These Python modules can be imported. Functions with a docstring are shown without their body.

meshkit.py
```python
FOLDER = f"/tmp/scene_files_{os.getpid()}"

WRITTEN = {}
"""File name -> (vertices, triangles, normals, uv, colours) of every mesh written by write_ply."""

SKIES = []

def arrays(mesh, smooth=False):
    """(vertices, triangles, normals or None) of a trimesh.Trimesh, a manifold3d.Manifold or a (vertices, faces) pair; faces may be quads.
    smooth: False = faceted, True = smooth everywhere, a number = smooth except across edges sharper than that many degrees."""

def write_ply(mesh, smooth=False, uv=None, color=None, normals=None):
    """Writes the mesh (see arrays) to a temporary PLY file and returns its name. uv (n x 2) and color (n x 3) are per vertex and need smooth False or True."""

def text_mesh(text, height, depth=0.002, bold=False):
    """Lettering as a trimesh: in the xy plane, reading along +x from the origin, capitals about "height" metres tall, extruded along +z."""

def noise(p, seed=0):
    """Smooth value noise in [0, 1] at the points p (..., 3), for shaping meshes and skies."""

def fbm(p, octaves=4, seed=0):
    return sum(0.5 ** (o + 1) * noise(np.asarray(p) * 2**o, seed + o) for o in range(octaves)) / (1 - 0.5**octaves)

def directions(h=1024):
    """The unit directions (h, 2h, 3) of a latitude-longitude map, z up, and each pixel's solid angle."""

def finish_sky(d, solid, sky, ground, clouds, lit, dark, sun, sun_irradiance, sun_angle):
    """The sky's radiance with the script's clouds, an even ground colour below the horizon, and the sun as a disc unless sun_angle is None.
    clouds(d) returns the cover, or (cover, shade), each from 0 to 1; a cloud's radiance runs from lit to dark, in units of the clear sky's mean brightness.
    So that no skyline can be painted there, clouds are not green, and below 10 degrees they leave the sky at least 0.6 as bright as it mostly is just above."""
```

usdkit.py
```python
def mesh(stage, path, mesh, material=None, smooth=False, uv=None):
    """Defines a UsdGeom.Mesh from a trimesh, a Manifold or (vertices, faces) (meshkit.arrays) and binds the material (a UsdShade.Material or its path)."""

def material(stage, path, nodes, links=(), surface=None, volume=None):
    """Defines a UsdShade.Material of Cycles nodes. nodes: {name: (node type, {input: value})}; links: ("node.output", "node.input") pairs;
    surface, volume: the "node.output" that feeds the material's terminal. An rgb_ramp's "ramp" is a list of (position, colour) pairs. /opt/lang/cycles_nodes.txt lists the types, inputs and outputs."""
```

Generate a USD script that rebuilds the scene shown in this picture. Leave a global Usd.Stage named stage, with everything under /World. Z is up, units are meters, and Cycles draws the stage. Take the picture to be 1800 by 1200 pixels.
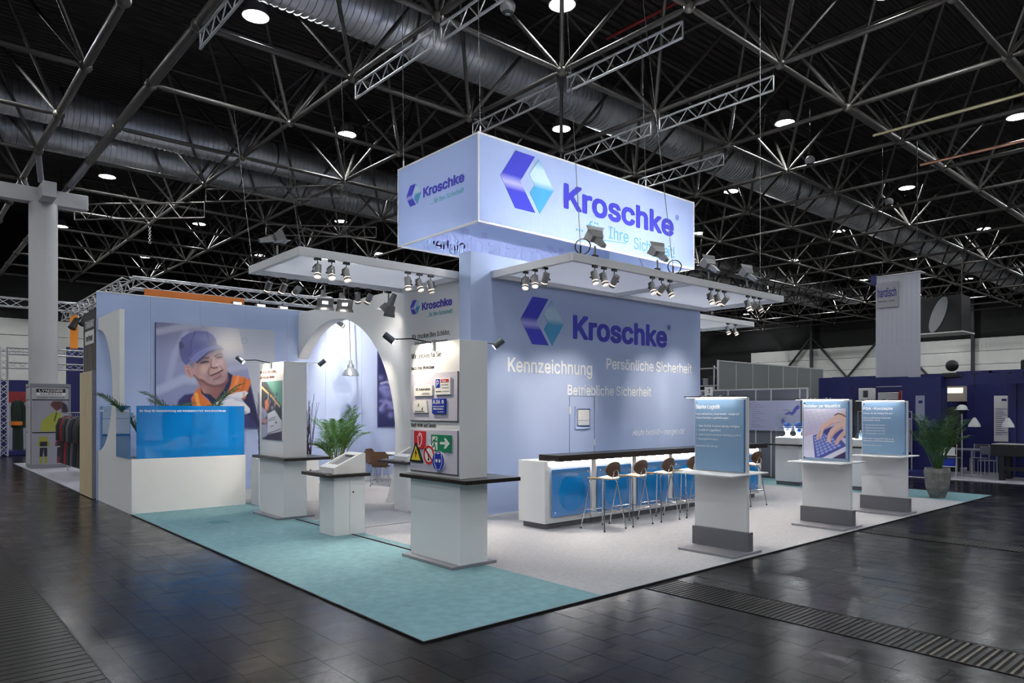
import math, random
import numpy as np, trimesh, shapely, meshkit, usdkit
from shapely.geometry import Polygon, Point, box as sbox
from pxr import Usd, UsdGeom, UsdLux, UsdShade, Gf, Sdf, Vt

stage = Usd.Stage.CreateInMemory()
UsdGeom.SetStageUpAxis(stage, 'Z')
UsdGeom.Xform.Define(stage, '/World')
rng = np.random.default_rng(7)
random.seed(7)

# ---------------------------------------------------------------- camera, exposure, area light
# world frame: origin at the front corner of the stand's carpet, x along its right edge, y along its left edge
CAM = np.array([-3.098, -4.579, 1.8])
RT, FW = np.array([.7529, -.6581]), np.array([.6581, .7529])
cam = UsdGeom.Camera.Define(stage, '/World/camera')
cam.AddTransformOp().Set(Gf.Matrix4d(RT[0], RT[1], 0, 0, 0, 0, 1, 0, -FW[0], -FW[1], 0, 0, *CAM, 1))
cam.CreateHorizontalApertureAttr(36.0)
cam.CreateVerticalApertureAttr(24.0)
cam.CreateFocalLengthAttr(24.96)
cam.CreateVerticalApertureOffsetAttr(2.4)
cam.CreateClippingRangeAttr((0.05, 1000))
cam.CreateExposureAttr(.62)
HALL_E, SPOT_K, FLOOD_K = 200.0, .55, .078     # strengths of the hall lamps, the stand's spotlights and its floodlights
# no sky: the hall is closed; its lamps and the stand's spotlights are the only lights

# ---------------------------------------------------------------- helpers
L = '/World/Looks'
MATS = {}
def mat(name, col, rough=.5, metal=0., spec=.5, var=0., vs=6., bump=0., bs=60., bd=.002, emit=None, es=1., coat=0., stretch=None, **kw):
    if name in MATS: return MATS[name]
    n = {'p': ('principled_bsdf', dict(base_color=col, roughness=rough, metallic=metal, specular_ior_level=spec, coat_weight=coat, **kw))}
    l = []
    if emit is not None: n['p'][1].update(emission_color=emit, emission_strength=es)
    if var or bump: n['g'] = ('geometry', {}); src = 'g.position'
    if stretch is not None and (var or bump):
        n['mp'] = ('mapping', dict(scale=stretch)); l.append(('g.position', 'mp.vector')); src = 'mp.vector'
    if var:
        n['n'] = ('noise_texture', dict(scale=vs, detail=4., roughness=.6))
        c = np.array(col)
        n['r'] = ('rgb_ramp', {'ramp': [(.3, tuple(c * (1 - var))), (.7, tuple(np.minimum(c * (1 + var), 1)))]})
        l += [(src, 'n.vector'), ('n.fac', 'r.fac'), ('r.color', 'p.base_color')]
    if bump:
        n['bn'] = ('noise_texture', dict(scale=bs, detail=3.))
        n['b'] = ('bump', dict(strength=bump, distance=bd))
        l += [(src, 'bn.vector'), ('bn.fac', 'b.height'), ('b.normal', 'p.normal')]
    m = usdkit.material(stage, f'{L}/{name}', n, l, surface='p.BSDF')
    MATS[name] = m
    return m

USED = {}
def uniq(parent, name):
    k = (parent, name); i = USED.get(k, 0); USED[k] = i + 1
    return f'{parent}/{name}' if i == 0 else f'{parent}/{name}_{i:03d}'
def path(p): return '/World' if p is None else (p if isinstance(p, str) else str(p.GetPath()))
def tag(prim, label=None, cat=None, group=None, kind=None):
    p = prim if isinstance(prim, Usd.Prim) else stage.GetPrimAtPath(path(prim))
    for k, v in (('label', label), ('category', cat), ('group', group), ('kind', kind)):
        if v: p.SetCustomDataByKey(k, v)
    return prim
def thing(name, label=None, cat=None, loc=(0, 0, 0), rz=0., group=None, kind=None):
    pth = uniq('/World', name)
    x = UsdGeom.Xform.Define(stage, pth)
    if tuple(loc) != (0, 0, 0): x.AddTranslateOp().Set(Gf.Vec3d(*map(float, loc)))
    if rz: x.AddRotateZOp().Set(float(rz))
    tag(pth, label, cat, group, kind)
    return pth
def obj(name, mesh, m, parent=None, smooth=False, label=None, cat=None, group=None, kind=None):
    pth = uniq(path(parent), name)
    if isinstance(mesh, B): mesh = mesh.get()
    usdkit.mesh(stage, pth, mesh, m, smooth=smooth)
    if label or cat or group or kind: tag(pth, label, cat, group, kind)
    return pth
def copy_of(src, name, loc, rz=0., label=None, group=None, cat=None):
    was = stage.GetPrimAtPath(src).GetCustomData()
    pth = uniq('/World', name)
    x = UsdGeom.Xform.Define(stage, pth)
    x.GetPrim().GetReferences().AddInternalReference(src)
    x.ClearXformOpOrder()
    x.AddTranslateOp().Set(Gf.Vec3d(*map(float, loc))) if not x.GetPrim().HasAttribute('xformOp:translate') else x.GetPrim().GetAttribute('xformOp:translate').Set(Gf.Vec3d(*map(float, loc)))
    ops = ['xformOp:translate']
    if rz or x.GetPrim().HasAttribute('xformOp:rotateZ'):
        a = x.GetPrim().GetAttribute('xformOp:rotateZ')
        if not a: a = x.GetPrim().CreateAttribute('xformOp:rotateZ', Sdf.ValueTypeNames.Float)
        a.Set(float(rz)); ops.append('xformOp:rotateZ')
    x.GetPrim().GetAttribute('xformOpOrder').Set(ops) if x.GetPrim().GetAttribute('xformOpOrder') else x.GetPrim().CreateAttribute('xformOpOrder', Sdf.ValueTypeNames.TokenArray).Set(ops)
    tag(pth, label or was.get('label'), cat or was.get('category'), group or was.get('group'))
    x.GetPrim().SetInstanceable(True)
    return pth

class B:
    """collects triangles of one mesh"""
    def __init__(s): s.v, s.f, s.n = [], [], 0
    def add(s, v, f):
        v, f = np.asarray(v, float), np.asarray(f, int)
        if f.shape[1] == 4: f = np.vstack([f[:, [0, 1, 2]], f[:, [0, 2, 3]]])
        s.v.append(v); s.f.append(f + s.n); s.n += len(v); return s
    def mesh(s, m): return s.add(m.vertices, m.faces)
    def get(s): return trimesh.Trimesh(np.vstack(s.v), np.vstack(s.f), process=False)
    def box(s, x0, x1, y0, y1, z0, z1, c=0.):
        lo, hi = np.minimum([x0, y0, z0], [x1, y1, z1]), np.maximum([x0, y0, z0], [x1, y1, z1])
        if c <= 0:
            v = np.array([[x, y, z] for x in (lo[0], hi[0]) for y in (lo[1], hi[1]) for z in (lo[2], hi[2])])
            return s.add(v, [[0, 1, 3, 2], [4, 6, 7, 5], [0, 4, 5, 1], [2, 3, 7, 6], [0, 2, 6, 4], [1, 5, 7, 3]])
        c = min(c, (hi - lo).min() * .45)
        p = []
        for ix in (0, 1):
            for iy in (0, 1):
                for iz in (0, 1):
                    q = np.array([(lo, hi)[ix][0], (lo, hi)[iy][1], (lo, hi)[iz][2]])
                    d = np.array([1 - 2 * ix, 1 - 2 * iy, 1 - 2 * iz]) * c
                    for k in range(3):
                        e = d.copy(); e[k] = 0; p.append(q + e)
        h = trimesh.convex.convex_hull(np.array(p))
        return s.add(h.vertices, h.faces)
    def tube(s, pts, r, n=8, cap=True, closed=False):
        p = np.asarray(pts, float)
        if closed: t = np.roll(p, -1, 0) - np.roll(p, 1, 0)
        else: t = np.gradient(p, axis=0)
        t /= np.linalg.norm(t, axis=1, keepdims=True) + 1e-12
        up = np.array([0, 0, 1.]) if abs(t[:, 2]).max() < .95 else np.array([.31, .95, .05])
        if abs(t @ up).max() > .98: up = np.array([.95, .2, .31])
        a = np.cross(t, up); a /= np.linalg.norm(a, axis=1, keepdims=True) + 1e-12
        b = np.cross(t, a); ang = np.arange(n) * 2 * np.pi / n
        R = np.broadcast_to(r, (len(p),))[:, None, None]
        v = p[:, None] + R * (np.cos(ang)[None, :, None] * a[:, None] + np.sin(ang)[None, :, None] * b[:, None])
        m = len(p); i, j = np.meshgrid(np.arange(m if closed else m - 1), np.arange(n), indexing='ij'); i2 = (i + 1) % m
        q = np.stack([i * n + j, i2 * n + j, i2 * n + (j + 1) % n, i * n + (j + 1) % n], -1).reshape(-1, 4)
        s.add(v.reshape(-1, 3), q)
        if cap and not closed:
            for e, o in ((0, 1), (m - 1, 0)):
                k = np.arange(1, n - 1); f = np.stack([np.zeros_like(k), k, k + 1], 1)
                s.add(v[e], f if o else f[:, ::-1])
        return s
    def lathe(s, prof, n=24, c=(0, 0, 0)):
        p = np.asarray(prof, float); ang = np.arange(n) * 2 * np.pi / n
        v = np.stack([p[:, 0, None] * np.cos(ang), p[:, 0, None] * np.sin(ang), np.broadcast_to(p[:, 1, None], (len(p), n))], -1) + np.array(c)
        i, j = np.meshgrid(np.arange(len(p) - 1), np.arange(n), indexing='ij')
        return s.add(v.reshape(-1, 3), np.stack([i * n + j, i * n + (j + 1) % n, (i + 1) * n + (j + 1) % n, (i + 1) * n + j], -1).reshape(-1, 4))
    def poly(s, P, d, T):
        """extrudes a shapely polygon by d and places it with T (u, v, w) -> world"""
        for g in getattr(P, 'geoms', [P]):
            m = trimesh.creation.extrude_polygon(g, d, engine='earcut')
            s.add(T(np.array(m.vertices)), m.faces)
        return s
    def ball(s, c, r, k=1):
        m = trimesh.creation.icosphere(k, r); return s.add(m.vertices + np.array(c), m.faces)
def bx(*a, c=0.): return B().box(*a, c=c)
def tb(pts, r, n=8, **k): return B().tube(pts, r, n, **k)
def ring(c, r, ax, n=20):
    """circle of points about c with normal along axis ax"""
    a = np.arange(n) * 2 * np.pi / n; z = np.zeros(n)
    o = {'x': (z, np.cos(a), np.sin(a)), 'y': (np.cos(a), z, np.sin(a)), 'z': (np.cos(a), np.sin(a), z)}[ax]
    return np.stack(o, 1) * r + np.array(c)
# faces: local (u right, v up, w out) to world, for a face that looks towards -y or towards -x
def faceY(x0, y, z0): return lambda p: np.stack([x0 + p[:, 0], y - p[:, 2], z0 + p[:, 1]], 1)
def faceX(x, y0, z0): return lambda p: np.stack([x - p[:, 2], y0 - p[:, 0], z0 + p[:, 1]], 1)
def text(t, cap, T, width=None, bold=False, d=.004, at=(0, 0), shear=0., b=None, fat=0.):
    m = meshkit.text_mesh(t, cap, d, bold)
    if fat:
        tri = np.array(m.vertices)[m.faces]; tri = tri[(tri[:, :, 2] < d * .1).all(1)][:, :, :2]
        g = shapely.union_all([Polygon(q).buffer(cap * .002) for q in tri]).buffer(fat * cap, join_style='mitre').simplify(cap * .003)
        m = trimesh.util.concatenate([trimesh.creation.extrude_polygon(q, d, engine='earcut') for q in getattr(g, 'geoms', [g])])
    v = np.array(m.vertices)
    v[:, 0] -= v[:, 0].min()
    if width: v[:, 0] *= width / v[:, 0].max()
    if shear: v[:, 0] += shear * v[:, 1]
    v[:, 0] += at[0]; v[:, 1] += at[1]
    b = b or B(); b.add(T(v), m.faces)
    return b

# ---------------------------------------------------------------- materials
WHITE = mat('white_laminate', (.72, .73, .75), .35, spec=.4)
WALLW = mat('white_wall_paint', (.74, .75, .76), .7, spec=.2)
BLUEW = mat('blue_wall_print', (.41, .50, .74), .75, spec=.2)
BEAM = mat('satin_grey_profile', (.62, .63, .66), .4, spec=.4)
ALU = mat('aluminium', (.60, .60, .62), .38, metal=.65)
CHROME = mat('chrome', (.8, .8, .82), .1, metal=1.)
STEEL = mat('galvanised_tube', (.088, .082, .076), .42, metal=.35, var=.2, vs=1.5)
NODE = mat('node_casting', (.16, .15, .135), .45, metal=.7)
DUCT = mat('spiral_duct_metal', (.68, .69, .71), .38, metal=.75, var=.12, vs=.8)
BLACK = mat('black_plastic', (.012, .012, .014), .4)
DARKTOP = mat('dark_wood_top', (.018, .013, .012), .3, var=.35, vs=18., stretch=(1, 1, 8))
GREYM = mat('grey_metal_plate', (.26, .26, .29), .4, metal=.3)
PLINTH = mat('grey_plinth', (.13, .13, .15), .45)
SPOTG = mat('spot_grey', (.24, .24, .245), .38, metal=.4)
LOGOT = mat('print_teal', (.10, .42, .50), .6)
TAGT = mat('print_pale_teal', (.09, .32, .52), .7)
TXTW = mat('print_white', (.85, .87, .92), .6)
TXTWB = mat('print_pale_white', (.84, .86, .94), .6)
TXTG = mat('print_dark_grey', (.05, .05, .06), .6)
TXTN = mat('print_navy', (.016, .018, .17), .6)
GLASSB = mat('blue_glass', (.005, .20, .58), .04, spec=.6, coat=.6)
GLASSB2 = mat('frosted_blue_glass', (.055, .24, .58), .12, spec=.5, coat=.4)
GLASSC = mat('clear_blue_disc', (.003, .23, .62), .08, coat=.4)
ORANGE = mat('orange_panel', (.62, .16, .01), .5)
NAVY = mat('navy_wall', (.010, .012, .085), .5)
SKIN = mat('plain_wood', (.60, .48, .30), .5, var=.15, vs=3., stretch=(6, 6, .6))
WALNUT = mat('walnut_ply', (.09, .045, .022), .35, var=.3, vs=20., stretch=(2, 2, 8))
BEECH = mat('beech_ply', (.60, .42, .24), .35, var=.12, vs=20.)
LEAF = mat('palm_leaf', (.06, .19, .015), .45, var=.3, vs=7.)
LEAFD = mat('dark_palm_leaf', (.03, .10, .02), .45, var=.3, vs=7.)
STEM = mat('palm_stem', (.16, .20, .03), .5, var=.2)
TWIG = mat('dark_twig', (.035, .022, .04), .6)
SOIL = mat('potting_soil', (.03, .02, .014), .9, var=.4, vs=60.)
STONE = mat('grey_stone', (.16, .16, .15), .6, var=.35, vs=9., bump=.4, bs=30.)
COLUMN = mat('column_paint', (.50, .50, .52), .5, spec=.3)
GLOWW = mat('light_diffuser', (.8, .8, .8), .5, emit=(1., .96, .88), es=9.)
LENS = mat('spot_lens', (.9, .9, .9), .3, emit=(1., .85, .65), es=3.2)
BULB = mat('halogen_bulb', (.9, .9, .9), .3, emit=(1., .88, .7), es=30.)
FLENS = mat('flood_lens', (.9, .9, .9), .3, emit=(1., .93, .85), es=26.)
HALLL = mat('hall_lamp_lens', (.9, .9, .9), .3, emit=(.95, .98, 1.), es=HALL_E)
PANE = usdkit.material(stage, f'{L}/clear_glass', {'t': ('transparent_bsdf', dict(color=(.975, .99, .985))), 'g': ('glossy_bsdf', dict(color=(1, 1, 1), roughness=.02)),
    'm': ('mix_closure', dict(fac=.025))}, [('t.BSDF', 'm.closure1'), ('g.BSDF', 'm.closure2')], surface='m.closure')
def fabric(name, col, fac=.3):
    return usdkit.material(stage, f'{L}/{name}', {'g': ('geometry', {}), 'mp': ('mapping', dict(scale=(9., 9., .35))), 'n': ('noise_texture', dict(scale=2., detail=3.)),
        'b': ('bump', dict(strength=.25, distance=.02)), 'd': ('diffuse_bsdf', dict(color=col)), 't': ('translucent_bsdf', dict(color=col)), 'm': ('mix_closure', dict(fac=fac))},
        [('g.position', 'mp.vector'), ('mp.vector', 'n.vector'), ('n.fac', 'b.height'), ('b.normal', 'd.normal'), ('d.BSDF', 'm.closure1'), ('t.BSDF', 'm.closure2')], surface='m.closure')
SIGNF = fabric('sign_fabric', (.43, .54, .84))
CANVAS = fabric('white_canvas', (.88, .89, .93), .7)
NETF = fabric('net_fabric', (.62, .63, .70))
def gradient(name, z0, z1, stops, rough=.5):
    """a print whose colour runs with height, as on the logo"""
    return usdkit.material(stage, f'{L}/{name}', {'g': ('geometry', {}), 's': ('separate_xyz', {}), 'r': ('map_range', dict(from_min=z0, from_max=z1, clamp=True)), 'c': ('rgb_ramp', {'ramp': stops}),
        'p': ('principled_bsdf', dict(roughness=rough))}, [('g.position', 's.vector'), ('s.z', 'r.value'), ('r.result', 'c.fac'), ('c.color', 'p.base_color')], surface='p.BSDF')
LB = (.035, .04, .50); LL = (.40, .40, .80); TB_ = (.05, .30, .55); TL = (.45, .62, .75)
PRINT = usdkit.material(stage, f'{L}/photo_print', {'a': ('attribute', dict(attribute='print_color')), 'p': ('principled_bsdf', dict(roughness=.4, specular_ior_level=.4))}, [('a.color', 'p.base_color')], surface='p.BSDF')
def lin(*c):
    c = np.array(c, float) / 255.
    return np.where(c < .04045, c / 12.92, ((c + .055) / 1.055) ** 2.4)
class Paint:
    """colours of a printed picture at the vertices of a grid; w x h metres, coordinates of the shapes in 0..1"""
    def __init__(s, w, h, nx, ny, base):
        s.w, s.h, s.nx, s.ny = w, h, nx, ny
        u, v = np.meshgrid(np.linspace(0, 1, nx), np.linspace(0, 1, ny), indexing='ij')
        s.u, s.v = u.ravel(), v.ravel()
        s.c = np.tile(lin(*base), (len(s.u), 1))
    def mixin(s, k, col):
        k = np.clip(k, 0, 1)[:, None]; s.c = s.c * (1 - k) + lin(*col) * k; return s
    def poly(s, pts, col, soft=.012, k=1.):
        g = Polygon(pts).buffer(0); P = shapely.points(s.u, s.v)
        d = shapely.distance(P, g.boundary) * np.where(shapely.contains_xy(g, s.u, s.v), -1, 1)
        return s.mixin(k * np.clip(.5 - d / soft, 0, 1), col)
    def blob(s, u, v, ru, rv, col, k=1., p=1.):
        return s.mixin(k * np.exp(-(((s.u - u) / ru) ** 2 + ((s.v - v) / rv) ** 2) ** p), col)
    def line(s, pts, r, col, k=1.):
        from shapely.geometry import LineString
        d = shapely.distance(shapely.points(s.u, s.v), LineString(pts))
        return s.mixin(k * np.clip(1.5 - d / r, 0, 1), col)
    def put(s, name, T, parent, keep=None, **kw):
        """a sheet with thickness zero on its carrier board"""
        i, j = np.meshgrid(np.arange(s.nx - 1), np.arange(s.ny - 1), indexing='ij')
        a = i * s.ny + j
        q = np.stack([a, a + s.ny, a + s.ny + 1, a + 1], -1).reshape(-1, 4)
        if keep is not None:
            uc = s.u[q].mean(1); vc = s.v[q].mean(1); q = q[keep(uc, vc)]
        f = np.vstack([q[:, [0, 1, 2]], q[:, [0, 2, 3]]])
        p = np.stack([s.u * s.w, s.v * s.h, np.zeros_like(s.u)], 1)
        pth = uniq(path(parent), name)
        m = usdkit.mesh(stage, pth, (T(p), f), PRINT)
        UsdGeom.PrimvarsAPI(m).CreatePrimvar('print_color', Sdf.ValueTypeNames.Color3fArray, 'vertex').Set(Vt.Vec3fArray.FromNumpy(s.c.astype(np.float32)))
        if kw: tag(pth, **kw)
        return pth
def aim_light(parent, pos, target, intensity, cone, color=(1, .93, .82), r=.012, soft=.25):
    pos, target = np.array(pos, float), np.array(target, float)
    z = pos - target; z /= np.linalg.norm(z)
    x = np.cross([0, 0, 1.] if abs(z[2]) < .98 else [1., 0, 0], z); x /= np.linalg.norm(x); y = np.cross(z, x)
    pth = uniq(path(parent), 'light')
    s = UsdLux.SphereLight.Define(stage, pth)
    s.AddTransformOp().Set(Gf.Matrix4d(*x, 0, *y, 0, *z, 0, *pos, 1))
    s.CreateRadiusAttr(r); s.CreateIntensityAttr(intensity); s.CreateColorAttr(Gf.Vec3f(*color)); s.CreateNormalizeAttr(True)
    sh = UsdLux.ShapingAPI.Apply(s.GetPrim()); sh.CreateShapingConeAngleAttr(cone); sh.CreateShapingConeSoftnessAttr(soft)
    return pth
def frame_of(d):
    d = np.array(d, float); d /= np.linalg.norm(d)
    a = np.cross(d, [0, 0, 1.]) if abs(d[2]) < .95 else np.cross(d, [0, 1., 0]); a /= np.linalg.norm(a)
    return d, a, np.cross(d, a)
def seen(p, m=4.):
    q = np.array(p)[:2] - CAM[:2]; w = q @ FW; r = q @ RT
    return w > -1 and abs(r) < w * .73 + m
def depth(p): return max(.5, (np.array(p)[:2] - CAM[:2]) @ FW)

# ---------------------------------------------------------------- the hall: floor
def tile_mat(name, rand):
    nodes = {'g': ('geometry', {}), 'o': ('object_info', {}), 'rr': ('rgb_ramp', {'ramp': [(0, (.0045, .0042, .005)), (.6, (.0062, .0056, .0064)), (1, (.0095, .0086, .0092))]}),
             'n': ('noise_texture', dict(scale=2.2, detail=5., roughness=.65)), 'rf': ('map_range', dict(from_min=.3, from_max=.7, to_min=.15, to_max=.26, clamp=True)),
             'mp': ('mapping', dict(scale=(30., 6., 1.))), 'bn': ('noise_texture', dict(scale=1.6, detail=5., roughness=.7)), 'b': ('bump', dict(strength=.15, distance=.004)),
             'p': ('principled_bsdf', dict(specular_ior_level=.17))}
    return usdkit.material(stage, f'{L}/{name}', nodes, [(rand, 'rr.fac'), ('rr.color', 'p.base_color'), ('g.position', 'n.vector'), ('n.fac', 'rf.value'), ('rf.result', 'p.roughness'),
        ('g.position', 'mp.vector'), ('mp.vector', 'bn.vector'), ('bn.fac', 'b.height'), ('b.normal', 'p.normal')], surface='p.BSDF')
TILE1, TILE2 = tile_mat('floor_tile_single', 'o.random'), tile_mat('floor_tile_many', 'g.random_per_island')
SEAM = mat('floor_joint', (.003, .003, .003), .6, spec=.1)
floor = thing('floor', kind='structure')
obj('floor_base', bx(-40, 75, -30, 56, -.2, -.0025), tile_mat('floor_base', 'g.random_per_island'), floor)
TRENCH = [(2.63, 3.17, -6., -.06, .05), (7.66, 8.06, -7., -.06, .05), (-2.62, -2.0, -1., 18., .105)]
tiles = []
for i in range(-16, 60):
    x0 = .548 + (i - 1) * .2655; x1 = x0 + .264
    if any(x1 > t[0] and x0 < t[1] for t in TRENCH): 
        if not -2.7 < x0 < -1.9: continue
        continue
    off = rng.uniform(0, .3)
    for j in range(-40, 90):
        y0 = j * .295 + off; y1 = y0 + .2935
        if x1 > 0 and y1 > 0: 
            if x0 >= 0: continue
            if y0 > -.0: continue
            y1 = min(y1, -.004)
            if y1 - y0 < .05: continue
        c = np.array([(x0 + x1) / 2, (y0 + y1) / 2]); d = (c - CAM[:2]) @ FW
        if d < 4.2 or d > 15 or abs((c - CAM[:2]) @ RT) > d * .74 + .3: continue
        tiles.append((d, x0, min(x1, -.004) if x0 < 0 < x1 and y1 > 0 else x1, y0, y1))
tiles.sort()
rest = B()
for k, (d, x0, x1, y0, y1) in enumerate(tiles):
    z = rng.uniform(-.0008, .0008); tx, ty = rng.normal(0, .0016, 2)
    v = np.array([[x, y, zz] for zz in (-.0025, 0) for x, y in ((x0, y0), (x1, y0), (x1, y1), (x0, y1))])
    cx, cy = (x0 + x1) / 2, (y0 + y1) / 2
    v[4:, 2] = z + tx * (v[4:, 0] - cx) + ty * (v[4:, 1] - cy)
    v[4:, 0] += np.sign(cx - v[4:, 0]) * .001; v[4:, 1] += np.sign(cy - v[4:, 1]) * .001
    f = [[4, 5, 6, 7], [0, 1, 5, 4], [1, 2, 6, 5], [2, 3, 7, 6], [3, 0, 4, 7]]
    if k < 300: obj('floor_tile', B().add(v, f), TILE1, floor)
    else: rest.add(v, f)
obj('floor_tile', rest, TILE2, floor, kind='stuff')
SLAT = mat('trench_slat', (.0075, .0063, .0062), .3, spec=.13, var=.4, vs=5.)
SLATW = mat('worn_trench_slat', (.10, .08, .06), .5, var=.5, vs=9.)
for n, (x0, x1, y0, y1, p) in enumerate(TRENCH):
    t = thing('trim_%d' % (n + 1), kind='structure')
    obj('trench_bed', bx(x0, x1, y0, y1, -.0022, -.0012), SEAM, t)
    fr = B().box(x0, x0 + .012, y0, y1, -.002, .003).box(x1 - .012, x1, y0, y1, -.002, .003)
    obj('edge_strip', fr, SLAT, t)
    m = int((y1 - y0) / p)
    for k in range(m):
        y = y0 + (k + .5) * p
        if not seen((x0, y), 2) or depth((x0, y)) > 26: continue
        worn = n == 0 and y < -2.5 and k % 2 == 0
        obj('slat', bx(x0 + .014, x1 - .014, y - p * (.2 if worn else .34 if n < 2 else .45), y + p * (.2 if worn else .34 if n < 2 else .45), -.0012, (.002 if not worn else .0035), c=.001), SLATW if worn else SLAT, t)

# ---------------------------------------------------------------- carpets of the stand
TEAL = mat('teal_carpet', (.165, .29, .325), .95, spec=.1, var=.12, vs=9., bump=.5, bs=220., bd=.004)
GREYC = mat('light_grey_carpet', (.35, .355, .38), .95, spec=.1, var=.1, vs=30., bump=.5, bs=220., bd=.004)
GREYC2 = mat('neighbour_carpet', (.34, .34, .38), .95, spec=.1, var=.1, vs=30.)
tag(obj('carpet', bx(0, 2.06, 0, 8.86, 0, .012), TEAL), 'wide teal carpet strip under the two tall info pillars at the near left edge', 'carpet')
tag(obj('carpet', bx(2.06, 12.62, 0, 11.5, 0, .012), GREYC), 'light grey carpet covering the middle of the stand around the bar', 'carpet')
tag(obj('carpet', bx(12.62, 14.25, 0, 8.8, 0, .012), TEAL), 'narrow teal carpet strip under the stone planter at the far right corner', 'carpet')
obj('carpet', bx(.02, 2.06, 8.9, 11.4, 0, .012), TEAL, None, label='teal carpet behind the blue glass planter counter', cat='carpet')
e = B().box(-.012, 0, 0, 8.86, 0, .014).box(-.012, 14.262, -.012, 0, 0, .014).box(14.25, 14.262, 0, 8.8, 0, .014)
tag(obj('carpet_edge_trim', e, BLACK), 'thin black edging around the stand carpet', 'edge trim')
jt = thing('joint_profile', 'dark metal joint strip in the teal carpet between the info pillars', 'floor strip')
obj('strip', bx(1.87, 1.905, 2.86, 6.5, .012, .016, c=.001), SEAM, jt); obj('edge', bx(1.905, 1.915, 2.86, 6.5, .012, .018), ALU, jt)
tag(obj('joint_profile', bx(2.06, 3.7, 5.0, 5.02, .012, .015), mat('grey_joint', (.16, .16, .17), .6)), 'thin grey joint strip running across the grey carpet behind the low kiosk', 'floor strip')
tag(obj('floor_socket', bx(.70, .98, 6.9, 7.18, .012, .0145, c=.001), mat('teal_hatch', (.07, .22, .25), .9)), 'square floor hatch cover in the teal carpet', 'floor hatch')

# ---------------------------------------------------------------- hall walls and roof deck
PANELW = mat('white_wall_panel', (.82, .82, .78), .55, var=.08, vs=.4)
DARKW = mat('dark_hall_wall', (.014, .014, .015), .8)
DECK = usdkit.material(stage, f'{L}/roof_deck', {'g': ('geometry', {}), 'w': ('wave_texture', dict(scale=1.1, bands_direction='y')), 'b': ('bump', dict(strength=1., distance=.12)),
    'p': ('principled_bsdf', dict(base_color=(.042, .034, .031), roughness=.7))}, [('g.position', 'w.vector'), ('w.fac', 'b.height'), ('b.normal', 'p.normal')], surface='p.BSDF')
w = thing('wall_right', kind='structure')
obj('wall_dark', bx(66.1, 66.5, -30, 54, 0, 16), DARKW, w)
for k in range(7):
    obj('wall_panel', bx(66, 66.1, -30, 35.7, .1 + 1.11 * k, .1 + 1.11 * k + 1.08, c=.02), PANELW, w)
for y in (29., 22., 15.): obj('post', bx(65.7, 65.95, y - .12, y + .12, 0, 14), mat('dark_steel', (.05, .05, .055), .5), w)
for y in (29., 22.):
    for s in (-1, 1): obj('brace', tb([(65.8, y + s * 4.6, 3.6), (65.8, y, 9)], .1, 6), MATS['dark_steel'], w)
w = thing('wall_left', kind='structure')
obj('wall_dark', bx(-40, 66.5, 51.1, 51.5, 0, 16), DARKW, w)
for k in range(7):
    obj('wall_panel', bx(-40, 14, 51, 51.1, .1 + 1.09 * k, .1 + 1.09 * k + 1.06, c=.02), PANELW, w)
obj('wall_far', bx(-40.5, -40, -30, 56, 0, 16), DARKW, None, kind='structure')
obj('wall_back', bx(-40, 75, -30.5, -30, 0, 16), DARKW, None, kind='structure')
obj('ceiling', bx(-40, 75, -30, 56, 14.6, 14.9), DECK, None, kind='structure')

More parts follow.
